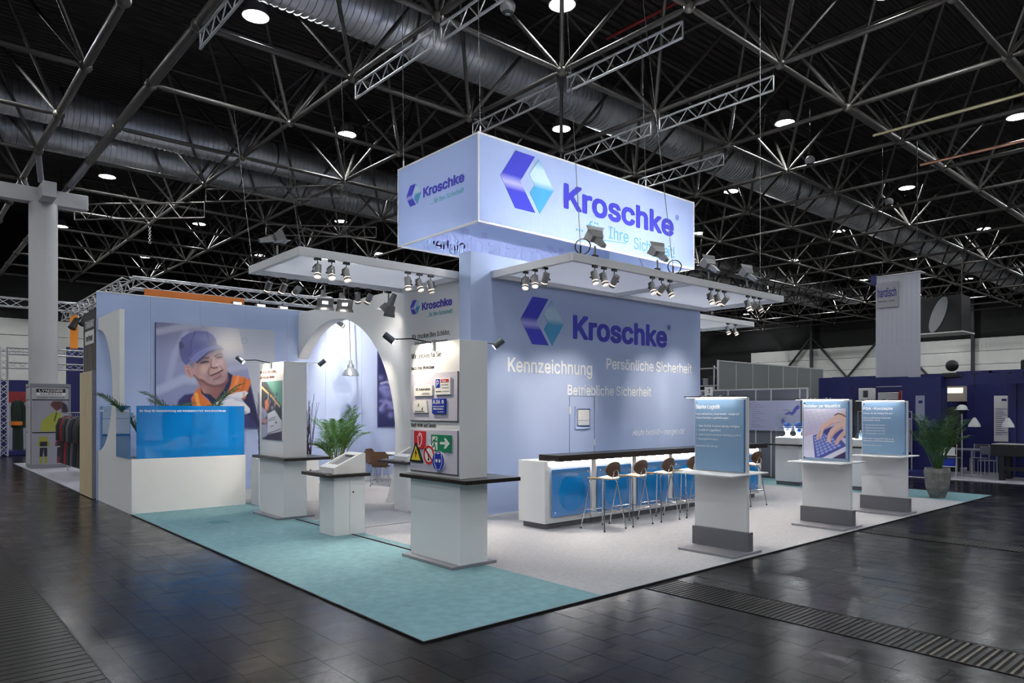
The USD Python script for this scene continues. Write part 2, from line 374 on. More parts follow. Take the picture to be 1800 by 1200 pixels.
# ---------------------------------------------------------------- space frame roof
P_ = 3.655; ZB, ZT = 10., 13.
tubes, nodes = [], {}
def node(p, r=.12):
    if seen(p, 8) and depth(p) < 95: nodes[tuple(np.round(p, 3))] = r
def tube_(a, b, r):
    a, b = np.array(a, float), np.array(b, float)
    if (seen(a, 7) or seen(b, 7)) and depth((a + b) / 2) < 95: tubes.append((np.linalg.norm(b - a) * r ** .5 / depth((a + b) / 2), a, b, r))
YB = [.28 + P_ * j for j in range(-5, 14)]
XR = [1.83 + P_ * i for i in range(0, 18)]
XLm = [.4 - P_ * i for i in range(0, 9)]
for side, xs, sg in (('r', XR, 1), ('l', XLm, -1)):
    for i, x in enumerate(xs):
        for j, y in enumerate(YB):
            node((x, y, ZB), .15 if i == 0 else .12)
            t = (x + sg * P_ / 2, y + P_ / 2, ZT)
            if j < len(YB) - 1:
                big = .125 if (side == 'r' and i == 0) else (.1 if side == 'l' and i == 0 else .062)
                tube_((x, y, ZB), (x, YB[j + 1], ZB), big)
            if i < len(xs) - 1:
                big = .11 if (side == 'r' and j in (5, 6) and x > 16) else .062
                tube_((x, y, ZB), (xs[i + 1], y, ZB), big)
            if i < len(xs) - 1 and j < len(YB) - 1:
                node(t, .12)
                for (a, b) in ((i, j), (i + 1, j), (i, j + 1), (i + 1, j + 1)): tube_((xs[a], YB[b], ZB), t, .052)
                if i < len(xs) - 2: tube_(t, (t[0] + sg * P_, t[1], ZT), .055)
                if j < len(YB) - 2: tube_(t, (t[0], t[1] + P_, ZT), .055)
sf = thing('roof_space_frame', 'galvanised tubular space frame under the whole dark hall roof', 'roof frame', kind='structure')
tubes.sort(key=lambda t: -t[0])
rest = B()
for k, (s_, a, b, r) in enumerate(tubes):
    d = (b - a) / np.linalg.norm(b - a); p = [a + d * .1, a + d * .28, b - d * .28, b - d * .1]; rr = [r * .5, r, r, r * .5]
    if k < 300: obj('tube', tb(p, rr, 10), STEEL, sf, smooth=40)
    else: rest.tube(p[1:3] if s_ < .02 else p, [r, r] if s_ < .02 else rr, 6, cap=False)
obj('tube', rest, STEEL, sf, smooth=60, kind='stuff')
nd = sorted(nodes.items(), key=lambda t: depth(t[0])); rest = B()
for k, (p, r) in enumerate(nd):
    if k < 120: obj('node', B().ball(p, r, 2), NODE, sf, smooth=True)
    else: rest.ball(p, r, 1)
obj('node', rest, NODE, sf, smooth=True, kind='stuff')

# ---------------------------------------------------------------- column with its cross head
col = thing('column', 'round grey hall column with cross-shaped head at the far left', 'column', (.78, 24., .012), 0)
obj('shaft', B().lathe([(0, 0), (.42, 0), (.42, 8.75), (0, 8.75)], 40), COLUMN, col, smooth=40)
for a, b in ((1, 0), (0, 1)):
    obj('head_beam', bx(-1.3 if a else -.2, 1.3 if a else .2, -1.3 if b else -.2, 1.3 if b else .2, 8.72 + .02 * a, 9.22 + .02 * a, c=.01), COLUMN, col)
for x, y in ((-.38, -1.83), (1.05, -1.83), (-.38, 1.83), (1.05, 1.83)):
    obj('post', tb([(x * .55, y * .6, 9.2), (x, y * .95, 10.)], .09, 10), GREYM, col)

# ---------------------------------------------------------------- ducts
def duct(x0, x1, y, z, r, label):
    b = B(); xs = np.arange(x0, x1, .18)
    p = []
    for x in xs: p += [(x, r), (x + .155, r), (x + .162, r + .022), (x + .173, r + .022)]
    pts = np.array([(x, y, z) for x, _ in p]); b.tube(pts, [q for _, q in p], 28)
    d = thing('air_duct', label, 'air duct')
    obj('pipe', b, DUCT, d, smooth=35)
    for x in np.arange(x0 + 3, x1, 7.):
        obj('hanger', B().tube(ring((x, y, z), r + .03, 'x', 24), .025, 6, closed=True), STEEL, d); obj('hanger_rod', tb([(x, y, z + r), (x, y, 14.6)], .012, 5), STEEL, d)
duct(-3, 66, 11.25, 11.85, .70, 'large spiral air duct crossing the roof above the hanging sign box')
duct(-30, 60, 22.21, 11.52, .58, 'spiral air duct high at the left, nearer of the two')
duct(-30, 60, 25.87, 11.78, .58, 'spiral air duct high at the left, farther of the two')
tag(obj('sprinkler_pipe', tb([(12.3, -4, 12.4), (12.3, 8.9, 12.4)], .04, 8), mat('red_pipe', (.25, .02, .02), .4)), 'thin red pipe under the dark roof at the top of the view', 'pipe')
for y0, y1, x, c in ((-8, 3.87, 17.95, 'iridescent thin rail hung below the roof frame, nearer of the two at upper right'), (-8, 3.9, 21.6, 'reddish thin rail hung below the roof frame, farther of the two at upper right')):
    tag(obj('hanging_rail', tb([(x, y0, 9.6), (x, y1, 9.6)], .045, 8), mat('brass_rail' if x < 20 else 'copper_rail', (.55, .5, .3) if x < 20 else (.6, .3, .2), .3, metal=.8)), c, 'rail')

# ---------------------------------------------------------------- hall lamps
def hall_lamp(loc):
    t = thing('hall_lamp', None, 'hall lamp', loc)
    obj('shade', B().lathe([(.06, .42), (.12, .40), (.2, .3), (.27, .12), (.33, 0), (.315, 0), (.255, .12), (.18, .28), (0, .30)], 20), mat('lamp_shade', (.6, .6, .6), .3, metal=.6), t, smooth=50)
    obj('bulb', B().lathe([(0, .03), (.24, .03), (.24, .06), (0, .06)], 20), HALLL, t)
    obj('ballast_box', bx(-.11, .11, -.11, .11, .42, .78, c=.02), BLACK, t)
    obj('hanger', tb([(0, 0, .78), (0, 0, 3.0)], .015, 6), BLACK, t)
    return t
spots, rows = [], {}
for a in range(-5, 13):
    for b in range(-6, 13):
        if (a + b) % 2 != (0 if b <= 4 else 1): continue
        p = (5.5 + 3.655 * (-.5 + 1.46 * a), .28 + 3.655 * (.5 + 1.46 * b), 11.5)
        if p[0] > 64 or p[1] > 50: continue
        q = np.array(p[:2]) - CAM[:2]; w = q @ FW; u, v = 900 + 1248 * (q @ RT) / max(w, .1), 720 - 1248 * 9.7 / max(w, .1)
        vis = w > 1 and 0 < u < 1800 and v > -12
        spots.append((b, a, p, vis, u))
        if vis: rows.setdefault(b, []).append(u)
ORD = ['first', 'second', 'third', 'fourth', 'fifth', 'sixth', 'seventh', 'eighth', 'ninth', 'tenth', 'eleventh', 'twelfth', 'thirteenth', 'fourteenth']
order = sorted(rows); proto = None
for b, a, p, vis, u in spots:
    if vis:
        k = sorted(rows[b]).index(u)
        lb = f'round hall lamp, {ORD[k]} from the left in the {ORD[order.index(b)]} lamp row counted from the right'; gp = 'hall lamps in the roof frame'
    else: lb, gp = 'round bell-shaped hall lamp hanging in the roof frame outside the picture', 'hall lamps outside the picture'
    if proto is None: proto = hall_lamp(p); tag(proto, lb, group=gp)
    else: copy_of(proto, 'hall_lamp', p, label=lb, group=gp)

# ---------------------------------------------------------------- ladder trusses under the roof frame
def ladder(a, b, label, h=.34, n=11, m=None, name='ladder_truss', r=.03, off=0.):
    a, b = np.array(a, float), np.array(b, float); m = m or ALU
    t = thing(name, label, 'lighting truss')
    up = np.array([0, 0, h])
    obj('chord', tb([a, b], r, 8), m, t, smooth=50); obj('chord', tb([a + up, b + up], r, 8), m, t, smooth=50)
    w = B()
    for k in range(n):
        p, q = a + (b - a) * k / n, a + (b - a) * (k + 1) / n
        w.tube([p, q + up] if k % 2 else [p + up, q], r * .5, 6)
    w.tube([a, a + up], r * .6, 6).tube([b, b + up], r * .6, 6)
    obj('web', w, m, t, smooth=50)
    obj('hanger', B().tube([a + up, a * [1, 1, 0] + [0, 0, 10]], .014, 6).tube([b + up, b * [1, 1, 0] + [0, 0, 10]], .014, 6), BLACK, t)
    return t
for x, ya, yb, lb in ((1.83, 7.6, 11.1, 'ladder truss hung at the top left beside the bright hall lamp'), (5.5, 7.75, 11.1, 'ladder truss in front of the large duct, left one of its row'), (5.5, 4.1, 7.5, 'ladder truss in front of the large duct, cut by the top edge'),
                      (9.15, 7.75, 11.1, 'ladder truss just above the left corner of the hanging sign'), (9.15, 4.1, 7.4, 'ladder truss reaching to the top edge above the hanging sign'), (12.8, 7.75, 11.1, 'ladder truss above the middle of the hanging sign'),
                      (12.8, 4.1, 7.45, 'ladder truss at upper right with its free end beside the lamp'), (16.45, 7.75, 11.1, 'ladder truss low behind the right part of the hanging sign')):
    ladder((x, ya, 9.45), (x, yb, 9.45), lb)
DT = mat('dull_truss', (.28, .26, .25), .4, metal=.8)
ladder((2.35, 27.9, 9.3), (6.1, 24.2, 9.3), 'dull truss pointing away from the column head at the left', m=DT, r=.035, h=.6)
ladder((5.45, 22., 9.3), (8.9, 18.3, 9.3), 'dull truss above the left canopy, upper one', m=DT, r=.03, h=.45)
ladder((9., 25.3, 9.3), (12.8, 22.6, 9.3), 'dull truss above the left canopy, lower one', m=DT, r=.03, h=.45)
for x, y, n in ((5.89, 5.83, 'at the top edge left of the brightest lamp'), (18.56, 6.02, 'right of the sign box in the upper right'), (25.1, 6.17, 'farther away in the upper right')):
    t = thing('ball_speaker', f'grey ball-shaped loudspeaker under the roof {n}', 'loudspeaker', (x, y, 9.6))
    obj('shell', B().ball((0, 0, 0), .15, 3), mat('speaker_grey', (.30, .30, .31), .4), t, smooth=True); obj('grille', B().lathe([(0, -.153), (.08, -.135), (.11, -.11)], 20), BLACK, t); obj('cable', tb([(0, 0, .14), (0, 0, 5.0)], .01, 5), BLACK, t)
t = thing('chain', 'short steel chain hanging from a roof node above the rear blue wall', 'chain', (5.485, 29.52, 0))
for k in range(9): obj('link', B().tube(ring((0, 0, 9.86 - k * .085), .05, 'x' if k % 2 else 'y', 12), .012, 5, closed=True), ALU, t)

# ================================================================ the stand: walls
CHEV = [(0, .417), (.289, .835), (.672, .831), (.378, .408), (.679, .001), (.282, 0)]
DIAM = [(.559, .545), (.757, .809), (1.063, .407), (.772, .004), (.566, .282), (.667, .412)]
NG = [0]
def logo(parent, T, x, z, h, T0z):
    """the two-part emblem, h high, lower left corner at (x, z) of the face; T0z is the face's zero height"""
    k = h / .835; NG[0] += 1
    a = gradient('emblem_blue_%d' % NG[0], T0z + z, T0z + z + h, [(0, LB), (.3, LB), (.42, LL), (.56, LB), (1, LB)])
    b = gradient('emblem_teal_%d' % NG[0], T0z + z, T0z + z + h, [(0, TB_), (.45, TB_), (.58, TL), (.78, TL), (1, TB_)])
    for nm, P, m in (('emblem_chevron', CHEV, a), ('emblem_diamond', DIAM, b)):
        obj(nm, B().poly(Polygon([(x + u * k, z + v * k) for u, v in P]), .006, T), m, parent)
LBLUE = mat('logo_blue', (.035, .035, .44), .5)

bw = thing('booth_wall', 'tall light blue wall behind the bar with large blue company name and white slogans', 'wall')
obj('wall_panel', bx(4.03, 10.52, 4.6, 4.92, .012, 4.4, c=.004), BLUEW, bw)
obj('skirting', bx(4.03, 10.52, 4.585, 4.6, .012, .05), WHITE, bw)
T = faceY(0, 4.599, 0)
logo(bw, T, 5.116, 2.957, .835, 0)
obj('lettering', text('Kroschke', .40, T, 2.86, True, at=(6.43, 3.14), fat=.022), LBLUE, bw)
obj('registered_mark', B().poly(Point(9.36, 3.55).buffer(.05).difference(Point(9.36, 3.55).buffer(.042)), .004, T), LBLUE, bw)
obj('lettering', text('R', .05, T, at=(9.343, 3.525)), LBLUE, bw)
for t_, c_, x_, w_, z_, sh in (('Kennzeichnung', .235, 4.83, 2.12, 2.46, 0), ('Persönliche Sicherheit', .20, 7.36, 2.82, 2.60, 0), ('Betriebliche Sicherheit', .18, 6.28, 2.47, 2.08, 0), ('Heute bestellt – morgen da!', .12, 8.15, 1.75, 1.28, .2)):
    obj('lettering', text(t_, c_, T, w_, c_ > .13, at=(x_, z_), shear=sh), TXTW if c_ > .13 else TXTWB, bw)
DOORM = mat('door_joint', (.14, .19, .36), .7)
dr = B().box(6.33, 7.02, 4.594, 4.601, 2.05, 2.058).box(6.33, 6.338, 4.594, 4.601, .05, 2.05).box(7.012, 7.02, 4.594, 4.601, .05, 2.05)
obj('door_joint', dr, DOORM, bw)
obj('door_hinge', bx(6.32, 6.36, 4.585, 4.6, 1.72, 1.86), WHITE, bw); obj('door_hinge', bx(6.99, 7.02, 4.585, 4.6, 1.12, 1.24), WHITE, bw)
h = obj('hatch_frame', B().box(6.47, 6.9, 4.575, 4.6, 1.82, 1.86).box(6.47, 6.9, 4.575, 4.6, 1.44, 1.48).box(6.47, 6.51, 4.575, 4.6, 1.48, 1.82).box(6.86, 6.9, 4.575, 4.6, 1.48, 1.82), BLUEW, bw)
obj('hatch_door', bx(6.54, 6.85, 4.57, 4.6, 1.51, 1.80, c=.004), WALLW, h)
obj('hatch_edge', B().box(6.845, 6.86, 4.565, 4.6, 1.50, 1.81).box(6.54, 6.86, 4.565, 4.6, 1.50, 1.512).box(6.54, 6.86, 4.566, 4.6, 1.60, 1.606), DOORM, bw)

aw = thing('arch_wall', 'white wall with a big round archway and small company logo beside the tall pillar', 'wall')
g = sbox(0, .012, 6.6, 4.1).difference(Point(11.5 - 9.69, 1.276).buffer(2.507, 64))     # u from y = 11.5 towards the viewer
g = g.intersection(sbox(0, 0, 6.58, 4.1))
obj('wall_panel', B().poly(g, .25, lambda p: np.stack([4.45 - p[:, 2], 11.5 - p[:, 0], p[:, 1]], 1)), WALLW, aw)
T = faceX(4.199, 0, 0)
logo(aw, T, -6.66, 3.57, .26, 0)
obj('lettering', text('Kroschke', .125, T, .92, True, at=(-6.26, 3.62), fat=.022), LBLUE, aw)
obj('lettering', text('... für Ihre Sicherheit!', .07, T, .78, at=(-6.12, 3.48)), LOGOT, aw)
obj('lettering', text('Wir drucken Ihre Schilder,', .085, T, 1.2, at=(-6.6, 3.11)), TXTG, aw)
obj('lettering', text('Etiketten und Gravuren', .08, T, 1.02, at=(-6.5, 2.97)), TXTG, aw)

b2 = thing('panel_wall', 'long light blue rear wall carrying the photo panel of the worker', 'wall')
for k in range(11):
    obj('wall_panel', bx(-.02 + k * .985, -.02 + (k + 1) * .985 - .003, 11.5, 11.56, 0, 4.15), BLUEW, b2)
obj('top_edge', bx(-.02, 10.82, 11.49, 11.57, 4.15, 4.17), WALLW, b2)
obj('skirting', bx(4.45, 10.5, 11.485, 11.5, .012, .10), WALLW, b2)
tag(obj('room_wall', bx(10.42, 10.52, 4.92, 11.5, .012, 4.1), WALLW), 'white end wall closing the meeting room behind the tall blue wall', 'wall')

# ---------------------------------------------------------------- photo panel with the worker
W_, H_ = 2.21, 2.24
def q5(pts): return [((x - 75) / 1115., 1 - (y - 40 - (x - 75) * .063) / (1132. - (x - 75) * .063)) for x, y in pts]
pp = thing('photo_panel', 'large photo panel of a worker in blue cap and orange vest', 'photo panel')
edge = q5([(75, 40), (935, 95), (1190, 1172), (75, 1172)])
obj('board', B().poly(Polygon([(u * W_, v * H_) for u, v in edge]), .06, faceY(1.05, 11.5, 1.385)), mat('navy_board_edge', (.02, .03, .12), .6), pp)
p = Paint(W_, H_, 200, 200, (134, 142, 186))
p.blob(.1, .95, .5, .2, (92, 92, 124), .85).blob(.72, .86, .3, .22, (226, 222, 226), 1).blob(.2, .5, .35, .4, (146, 156, 198), .7).blob(.9, .5, .2, .25, (150, 158, 200), .6)
p.line(q5([(95, 140), (300, 90), (500, 60)]), .03, (180, 182, 205), .7).line(q5([(380, 150), (260, 380), (200, 640)]), .03, (168, 176, 210), .6).line(q5([(95, 760), (350, 640), (500, 650)]), .04, (190, 200, 225), .6).line(q5([(830, 540), (960, 510), (1060, 500)]), .03, (190, 198, 222), .6)
p.poly(q5([(470, 560), (480, 640), (520, 720), (620, 860), (700, 900), (800, 800), (840, 640), (815, 560)]), (150, 104, 104), .02)
p.blob(*q5([(560, 760)])[0], .05, .06, (182, 138, 134), .8).blob(*q5([(770, 700)])[0], .04, .05, (118, 82, 90), .8)
F = [(440, 480), (470, 440), (540, 400), (620, 340), (700, 305), (752, 322), (768, 372), (780, 430), (800, 480), (814, 560), (806, 620), (780, 668), (735, 700), (670, 708), (600, 684), (545, 640), (490, 640), (452, 600)]
p.poly(q5(F), (198, 160, 156), .014)
fp = Polygon(q5(F)); inside = shapely.contains_xy(fp.buffer(-.004), p.u, p.v)
keep_ = p.c.copy()
p.blob(*q5([(500, 540)])[0], .05, .09, (176, 134, 132), .9).blob(*q5([(560, 540)])[0], .035, .06, (214, 178, 172), .8).blob(*q5([(735, 480)])[0], .035, .07, (222, 192, 192), .8)
p.poly(q5([(480, 470), (560, 385), (640, 330), (752, 300), (770, 360), (700, 368), (620, 400), (545, 450), (500, 490)]), (134, 112, 134), .05, .85)
p.poly(q5([(548, 590), (610, 560), (650, 640), (770, 580), (812, 570), (806, 625), (735, 700), (665, 708), (590, 680)]), (158, 130, 140), .06, .7)
p.poly(q5([(500, 462), (545, 432), (605, 425), (622, 450), (590, 475), (530, 482)]), (122, 94, 106), .03, .9).poly(q5([(684, 405), (730, 382), (765, 390), (762, 415), (715, 424)]), (136, 106, 118), .03, .9)
p.line(q5([(505, 446), (550, 416), (612, 412)]), .009, (84, 66, 80), .9).line(q5([(680, 396), (720, 370), (760, 374)]), .008, (92, 74, 88), .9)
p.line(q5([(530, 466), (575, 456), (606, 458)]), .007, (50, 42, 58), 1).line(q5([(702, 412), (730, 402), (752, 404)]), .006, (56, 48, 62), 1).blob(*q5([(572, 460)])[0], .008, .007, (40, 36, 54), 1).blob(*q5([(728, 406)])[0], .007, .007, (44, 40, 56), 1)
p.poly(q5([(632, 430), (664, 418), (690, 470), (716, 498), (700, 518), (655, 520), (640, 500)]), (214, 178, 172), .03, .8).line(q5([(638, 430), (634, 480), (636, 508)]), .010, (150, 112, 114), .8).line(q5([(642, 516), (668, 524), (704, 516)]), .009, (118, 76, 80), .9).blob(*q5([(700, 486)])[0], .012, .012, (236, 208, 206), .8)
p.line(q5([(622, 522), (606, 566), (618, 604)]), .009, (146, 106, 108), .8).line(q5([(728, 500), (760, 530), (768, 556)]), .008, (156, 118, 120), .7)
p.line(q5([(636, 604), (668, 592), (706, 576), (754, 548)]), .0075, (84, 46, 56), 1).line(q5([(655, 620), (700, 606), (745, 576)]), .012, (176, 118, 120), .7).line(q5([(668, 646), (708, 632), (742, 606)]), .010, (128, 94, 104), .8).blob(*q5([(708, 668)])[0], .03, .018, (190, 158, 160), .7)
p.c[~inside] = keep_[~inside]
p.line(q5([(456, 600), (500, 640), (548, 660), (600, 696), (670, 716), (740, 706)]), .012, (112, 74, 80), .7)
p.poly(q5([(350, 505), (385, 484), (432, 510), (452, 570), (444, 622), (412, 626), (372, 576)]), (190, 142, 142), .012).poly(q5([(372, 520), (395, 506), (425, 530), (434, 585), (418, 600), (395, 565)]), (150, 100, 106), .02, .8).line(q5([(378, 525), (412, 530), (430, 590)]), .008, (206, 160, 158), .7)
p.poly(q5([(400, 470), (450, 440), (470, 460), (452, 530), (430, 508)]), (120, 108, 120), .02, .8)
p.poly(q5([(304, 255), (330, 203), (400, 152), (500, 125), (590, 132), (650, 165), (690, 215), (702, 285), (600, 335), (490, 430), (430, 440), (375, 492), (335, 450), (306, 350)]), (80, 88, 150), .012)
p.blob(*q5([(560, 195)])[0], .10, .05, (122, 130, 184), .7).blob(*q5([(380, 370)])[0], .05, .08, (66, 72, 132), .7).line(q5([(470, 132), (430, 240), (420, 400)]), .005, (58, 64, 118), .8).line(q5([(590, 132), (612, 220), (640, 300)]), .005, (72, 80, 138), .8).poly(q5([(306, 250), (340, 244), (358, 290), (330, 330), (306, 310)]), (48, 52, 100), .015)
p.poly(q5([(405, 415), (470, 340), (560, 292), (680, 262), (745, 285), (768, 318), (700, 322), (610, 352), (545, 408), (486, 462), (430, 450)]), (112, 122, 184), .012).line(q5([(486, 464), (545, 410), (612, 354), (700, 324), (766, 320)]), .009, (48, 50, 92), .9).line(q5([(420, 415), (480, 348), (570, 300), (680, 270)]), .006, (66, 72, 132), .8)
p.blob(.68, .82, .15, .12, (242, 238, 234), .72)
p.poly(q5([(250, 1010), (300, 860), (360, 805), (460, 790), (470, 1010)]), (50, 52, 106), .02).poly(q5([(1060, 640), (1190, 1172), (1000, 1172), (980, 840)]), (42, 42, 82), .02)
p.poly(q5([(860, 598), (1000, 618), (1088, 662), (1010, 850), (820, 840), (780, 830)]), (228, 122, 62), .015).poly(q5([(430, 850), (470, 770), (522, 722), (560, 830), (650, 900), (660, 1010), (460, 1010)]), (224, 118, 52), .015)
p.line(q5([(930, 620), (900, 720), (840, 830)]), .016, (246, 162, 100), .7).line(q5([(1010, 640), (990, 740), (940, 800)]), .012, (190, 92, 48), .7).line(q5([(480, 800), (500, 900), (540, 1000)]), .015, (246, 186, 96), .8).line(q5([(450, 860), (470, 950), (480, 1010)]), .008, (170, 86, 50), .7)
p.poly(q5([(520, 728), (560, 790), (620, 805), (690, 870), (770, 765), (825, 650), (818, 562), (872, 600), (850, 705), (800, 830), (720, 890), (660, 918), (600, 850), (535, 795)]), (42, 46, 86), .010).line(q5([(620, 806), (690, 872), (772, 766)]), .006, (24, 26, 54), .8)
p.poly(q5([(650, 920), (780, 832), (900, 787), (1010, 770), (1046, 790), (1010, 832), (960, 850), (1065, 960), (1070, 1000), (900, 1080), (700, 1010)]), (226, 228, 238), .010).line(q5([(900, 860), (980, 880)]), .010, (176, 182, 206), .7).line(q5([(780, 850), (860, 840), (960, 850)]), .008, (186, 192, 214), .7).line(q5([(1000, 790), (1000, 850)]), .012, (196, 120, 70), .5)
p.poly(q5([(75, 1000), (1010, 1000), (1190, 1172), (75, 1172)]), (60, 62, 110), .05)
eg = Polygon(edge)
p.put('print', faceY(1.05, 11.438, 1.385), pp, keep=lambda u, v: shapely.contains_xy(eg.buffer(.004), u, v))
sp = thing('photo_panel', 'pale panel with faint sketch marks right of the worker photo on the rear wall', 'photo panel')
eg2 = Polygon(q5([(935, 95), (1190, 1172), (1360, 1172), (1360, 112)]))
obj('board', B().poly(Polygon([(u * W_, v * H_) for u, v in eg2.exterior.coords]), .045, faceY(1.05, 11.5, 1.385)), mat('pale_print', (.50, .53, .62), .6), sp)
rb = B()
for cx, cz, r in ((2.75 - .1, 3.40, .10), (2.84 - .1, 3.30, .09), (3.02 - .12, 3.36, .07)): rb.poly(Point(cx, cz).buffer(r).difference(Point(cx, cz).buffer(r - .012)), .003, faceY(0, 11.454, 0))
obj('sketch_ring', rb, mat('sketch_grey', (.36, .40, .50), .7), sp)
p2 = thing('photo_panel', 'dark blue photo panel inside the archway behind the table', 'photo panel')
obj('board', bx(6.34, 8.5, 11.44, 11.5, 1.36, 3.6), MATS['navy_board_edge'], p2)
p = Paint(2.15, 2.23, 90, 90, (38, 40, 88))
r_ = np.random.default_rng(3)
for k in range(16): p.blob(.02 + .2 * r_.random(), .08 + .5 * r_.random(), .03 + .03 * r_.random(), .015 + .04 * r_.random(), (120, 124, 180), .75)
p.line([(.03, .5), (.12, .52), (.2, .47)], .012, (170, 174, 215), .8).line([(.02, .2), (.1, .3), (.2, .22)], .02, (130, 132, 185), .7).blob(.6, .5, .2, .3, (80, 84, 140), .8)
p.put('print', faceY(6.345, 11.438, 1.365), p2)

# ---------------------------------------------------------------- counter with the round end panel and blue glass
ct = thing('planter_counter', 'white counter with blue glass top screen and half-round cut-out end panel at far left', 'counter')
obj('body', B().box(0, 1.95, 8.86, 8.90, 0, .95).box(1.91, 1.95, 8.90, 9.72, 0, .95).box(.08, 1.91, 9.68, 9.72, 0, .95).box(.08, 1.91, 8.9, 9.68, .84, .86), WALLW, ct)
g = sbox(0, 0, 2.58, .95).union(sbox(0, .95, 1.76, 3.62)).difference(Point(0, 2.19).buffer(1.2, 48))
obj('end_panel', B().poly(g, .08, lambda p: np.stack([.08 - p[:, 2], 11.48 - p[:, 0], p[:, 1]], 1)), WALLW, ct)
obj('glass_screen', bx(.075, 1.93, 8.862, 8.872, .952, 1.87, c=.002), GLASSB, ct)
obj('glass_screen', bx(-.012, -.002, 8.93, 9.93, .952, 1.87, c=.002), GLASSB, ct)
obj('soil', bx(.08, 1.91, 8.9, 9.68, .86, .90), SOIL, ct)
obj('lettering', text('Ihr Shop für Kennzeichnung und Arbeitssicherheit: www.kroschke.eu', .036, faceY(0, 8.861, 0), 1.46, True, d=.002, at=(.12, 1.765)), TXTW, ct)
obj('lettering', text('Besuchen Sie uns:', .036, faceX(-.013, 0, 0), .46, True, d=.002, at=(-9.86 + .42, 1.765)), TXTW, ct)
obj('lettering', text('Alles für Ihren', .036, faceX(-.002, 0, 0), .36, True, d=.002, at=(-11.3, 1.765)), TXTW, ct)
obj('glass_screen', bx(.02, .03, 10.0, 11.45, 1.0, 1.87), GLASSB, ct)

# ---------------------------------------------------------------- palms
def frond(base, az, length, rise, droop, n=22, lw=.02, ll=.28, seed=0, twist=0.):
    """one feathered palm leaf: rib and leaflets; returns (rib mesh, leaflet mesh)"""
    r = np.random.default_rng(seed); t = np.linspace(0, 1, 12)
    hx = length * (t * .55 + .45 * t ** 2 * droop); z = length * rise * (t - droop * .62 * t ** 2.4)
    pts = np.stack([base[0] + hx * math.cos(az), base[1] + hx * math.sin(az), base[2] + z], 1)
    rib = tb(pts, np.linspace(.011, .003, 12), 6)
    lf = B(); tg = np.gradient(pts, axis=0); tg /= np.linalg.norm(tg, axis=1, keepdims=True)
    for k in range(n):
        s = .34 + .66 * (k + .5) / n; i = s * 11; a = int(min(i, 10)); f = i - a
        c = pts[a] * (1 - f) + pts[a + 1] * f; d = tg[a]
        side = np.cross(d, [0, 0, 1.]); side /= np.linalg.norm(side) + 1e-9
        up = np.cross(side, d)
        l = ll * (.55 + .6 * math.sin(math.pi * min(1, (s - .25) * 1.15))) * r.uniform(.85, 1.1)
        for sg in (-1, 1):
            v = d * .75 + side * sg * .75 + up * (.22 + .1 * r.normal()); v /= np.linalg.norm(v)
            wd = np.cross(v, up); wd /= np.linalg.norm(wd) + 1e-9; wd *= lw * .5
            m1 = c + v * l * .45 - up * l * .03; e = c + v * l - np.array([0, 0, 1.]) * l * .28
            lf.add(np.array([c, m1 + wd, e, m1 - wd, m1 + up * .006]), [[0, 1, 4], [1, 2, 4], [2, 3, 4], [3, 0, 4]])
    return rib, lf
def palm(t, base, n, length, seed, m=LEAF, spread=1., ll=.28, stems=6, rise=(.75, 1.25), nl=22, lw=.022):
    r = np.random.default_rng(seed)
    for k in range(n):
        az = k * 2.4 + r.uniform(-.3, .3); ln = length * r.uniform(.72, 1.05)
        b = np.array(base) + np.array([math.cos(az), math.sin(az), 0]) * r.uniform(.01, .06)
        steep = r.uniform(*rise)
        rib, lf = frond(b, az, ln * spread, steep / spread, r.uniform(.25, .6), nl, lw, ll, seed * 100 + k)
        obj('frond', lf, m, t); obj('frond_stem', rib, STEM if m is LEAF else m, t)
for k, (x, y, fr, lb) in enumerate(((.42, 9.36, ((2.9, .95, 1.7), (3.3, 1.05, 1.6), (2.4, .85, 1.75), (1.2, .75, 1.8), (.4, .85, 1.65), (-.1, .9, 1.6), (3.05, .7, 2.0)), 'low palm behind the blue glass screen next to the round end panel'),
                                    (1.22, 9.34, ((2.9, .95, 1.6), (3.2, 1.15, 1.5), (2.4, .85, 1.7), (.15, 1.0, 1.85), (.6, .8, 1.8), (-.1, 1.05, 1.9), (1.5, .7, 1.8)), 'low palm behind the blue glass screen in front of the worker photo'))):
    t = thing('palm', lb, 'plant')
    for j, (az, ln, rs) in enumerate(fr):
        rib, lf = frond((x, y + .1, .90), az, ln, rs, .5, 34, .017, .27, 900 + 20 * k + j)
        lf.v = [np.column_stack([v[:, 0], np.maximum(v[:, 1], 8.885), v[:, 2]]) for v in lf.v]
        obj('frond', lf, LEAFD, t); obj('frond_stem', rib, LEAFD, t)
mp_ = thing('potted_palm', 'bright green palm in a dark pot between the pillar and the archway', 'potted plant')
obj('pot', B().lathe([(0, 0), (.17, 0), (.25, .62), (.26, .66), (.22, .66), (.20, .6), (0, .6)], 4, (3.72, 8.62, .012)), mat('black_pot', (.02, .02, .025), .4), mp_)
obj('soil', bx(3.58, 3.86, 8.48, 8.76, .58, .60), SOIL, mp_)
palm(mp_, (3.72, 8.62, .6), 24, 1.22, 5, LEAF, .52, .27, rise=(.7, 1.3), nl=20, lw=.017)
rp = thing('potted_palm', 'dark green palm in a tall faceted stone planter at the right carpet corner', 'potted plant')
pl = B()
hexa = lambda r: np.array([(r * 1.12 * math.cos(a), r * math.sin(a)) for a in np.arange(6) * math.pi / 3 + .35])
prof = [(.15, 0), (.235, .2), (.275, .52), (.255, .60), (.225, .60), (.2, .54)]
vv = np.vstack([np.column_stack([hexa(r) + [12.98, .62], np.full(6, z + .012)]) for r, z in prof])
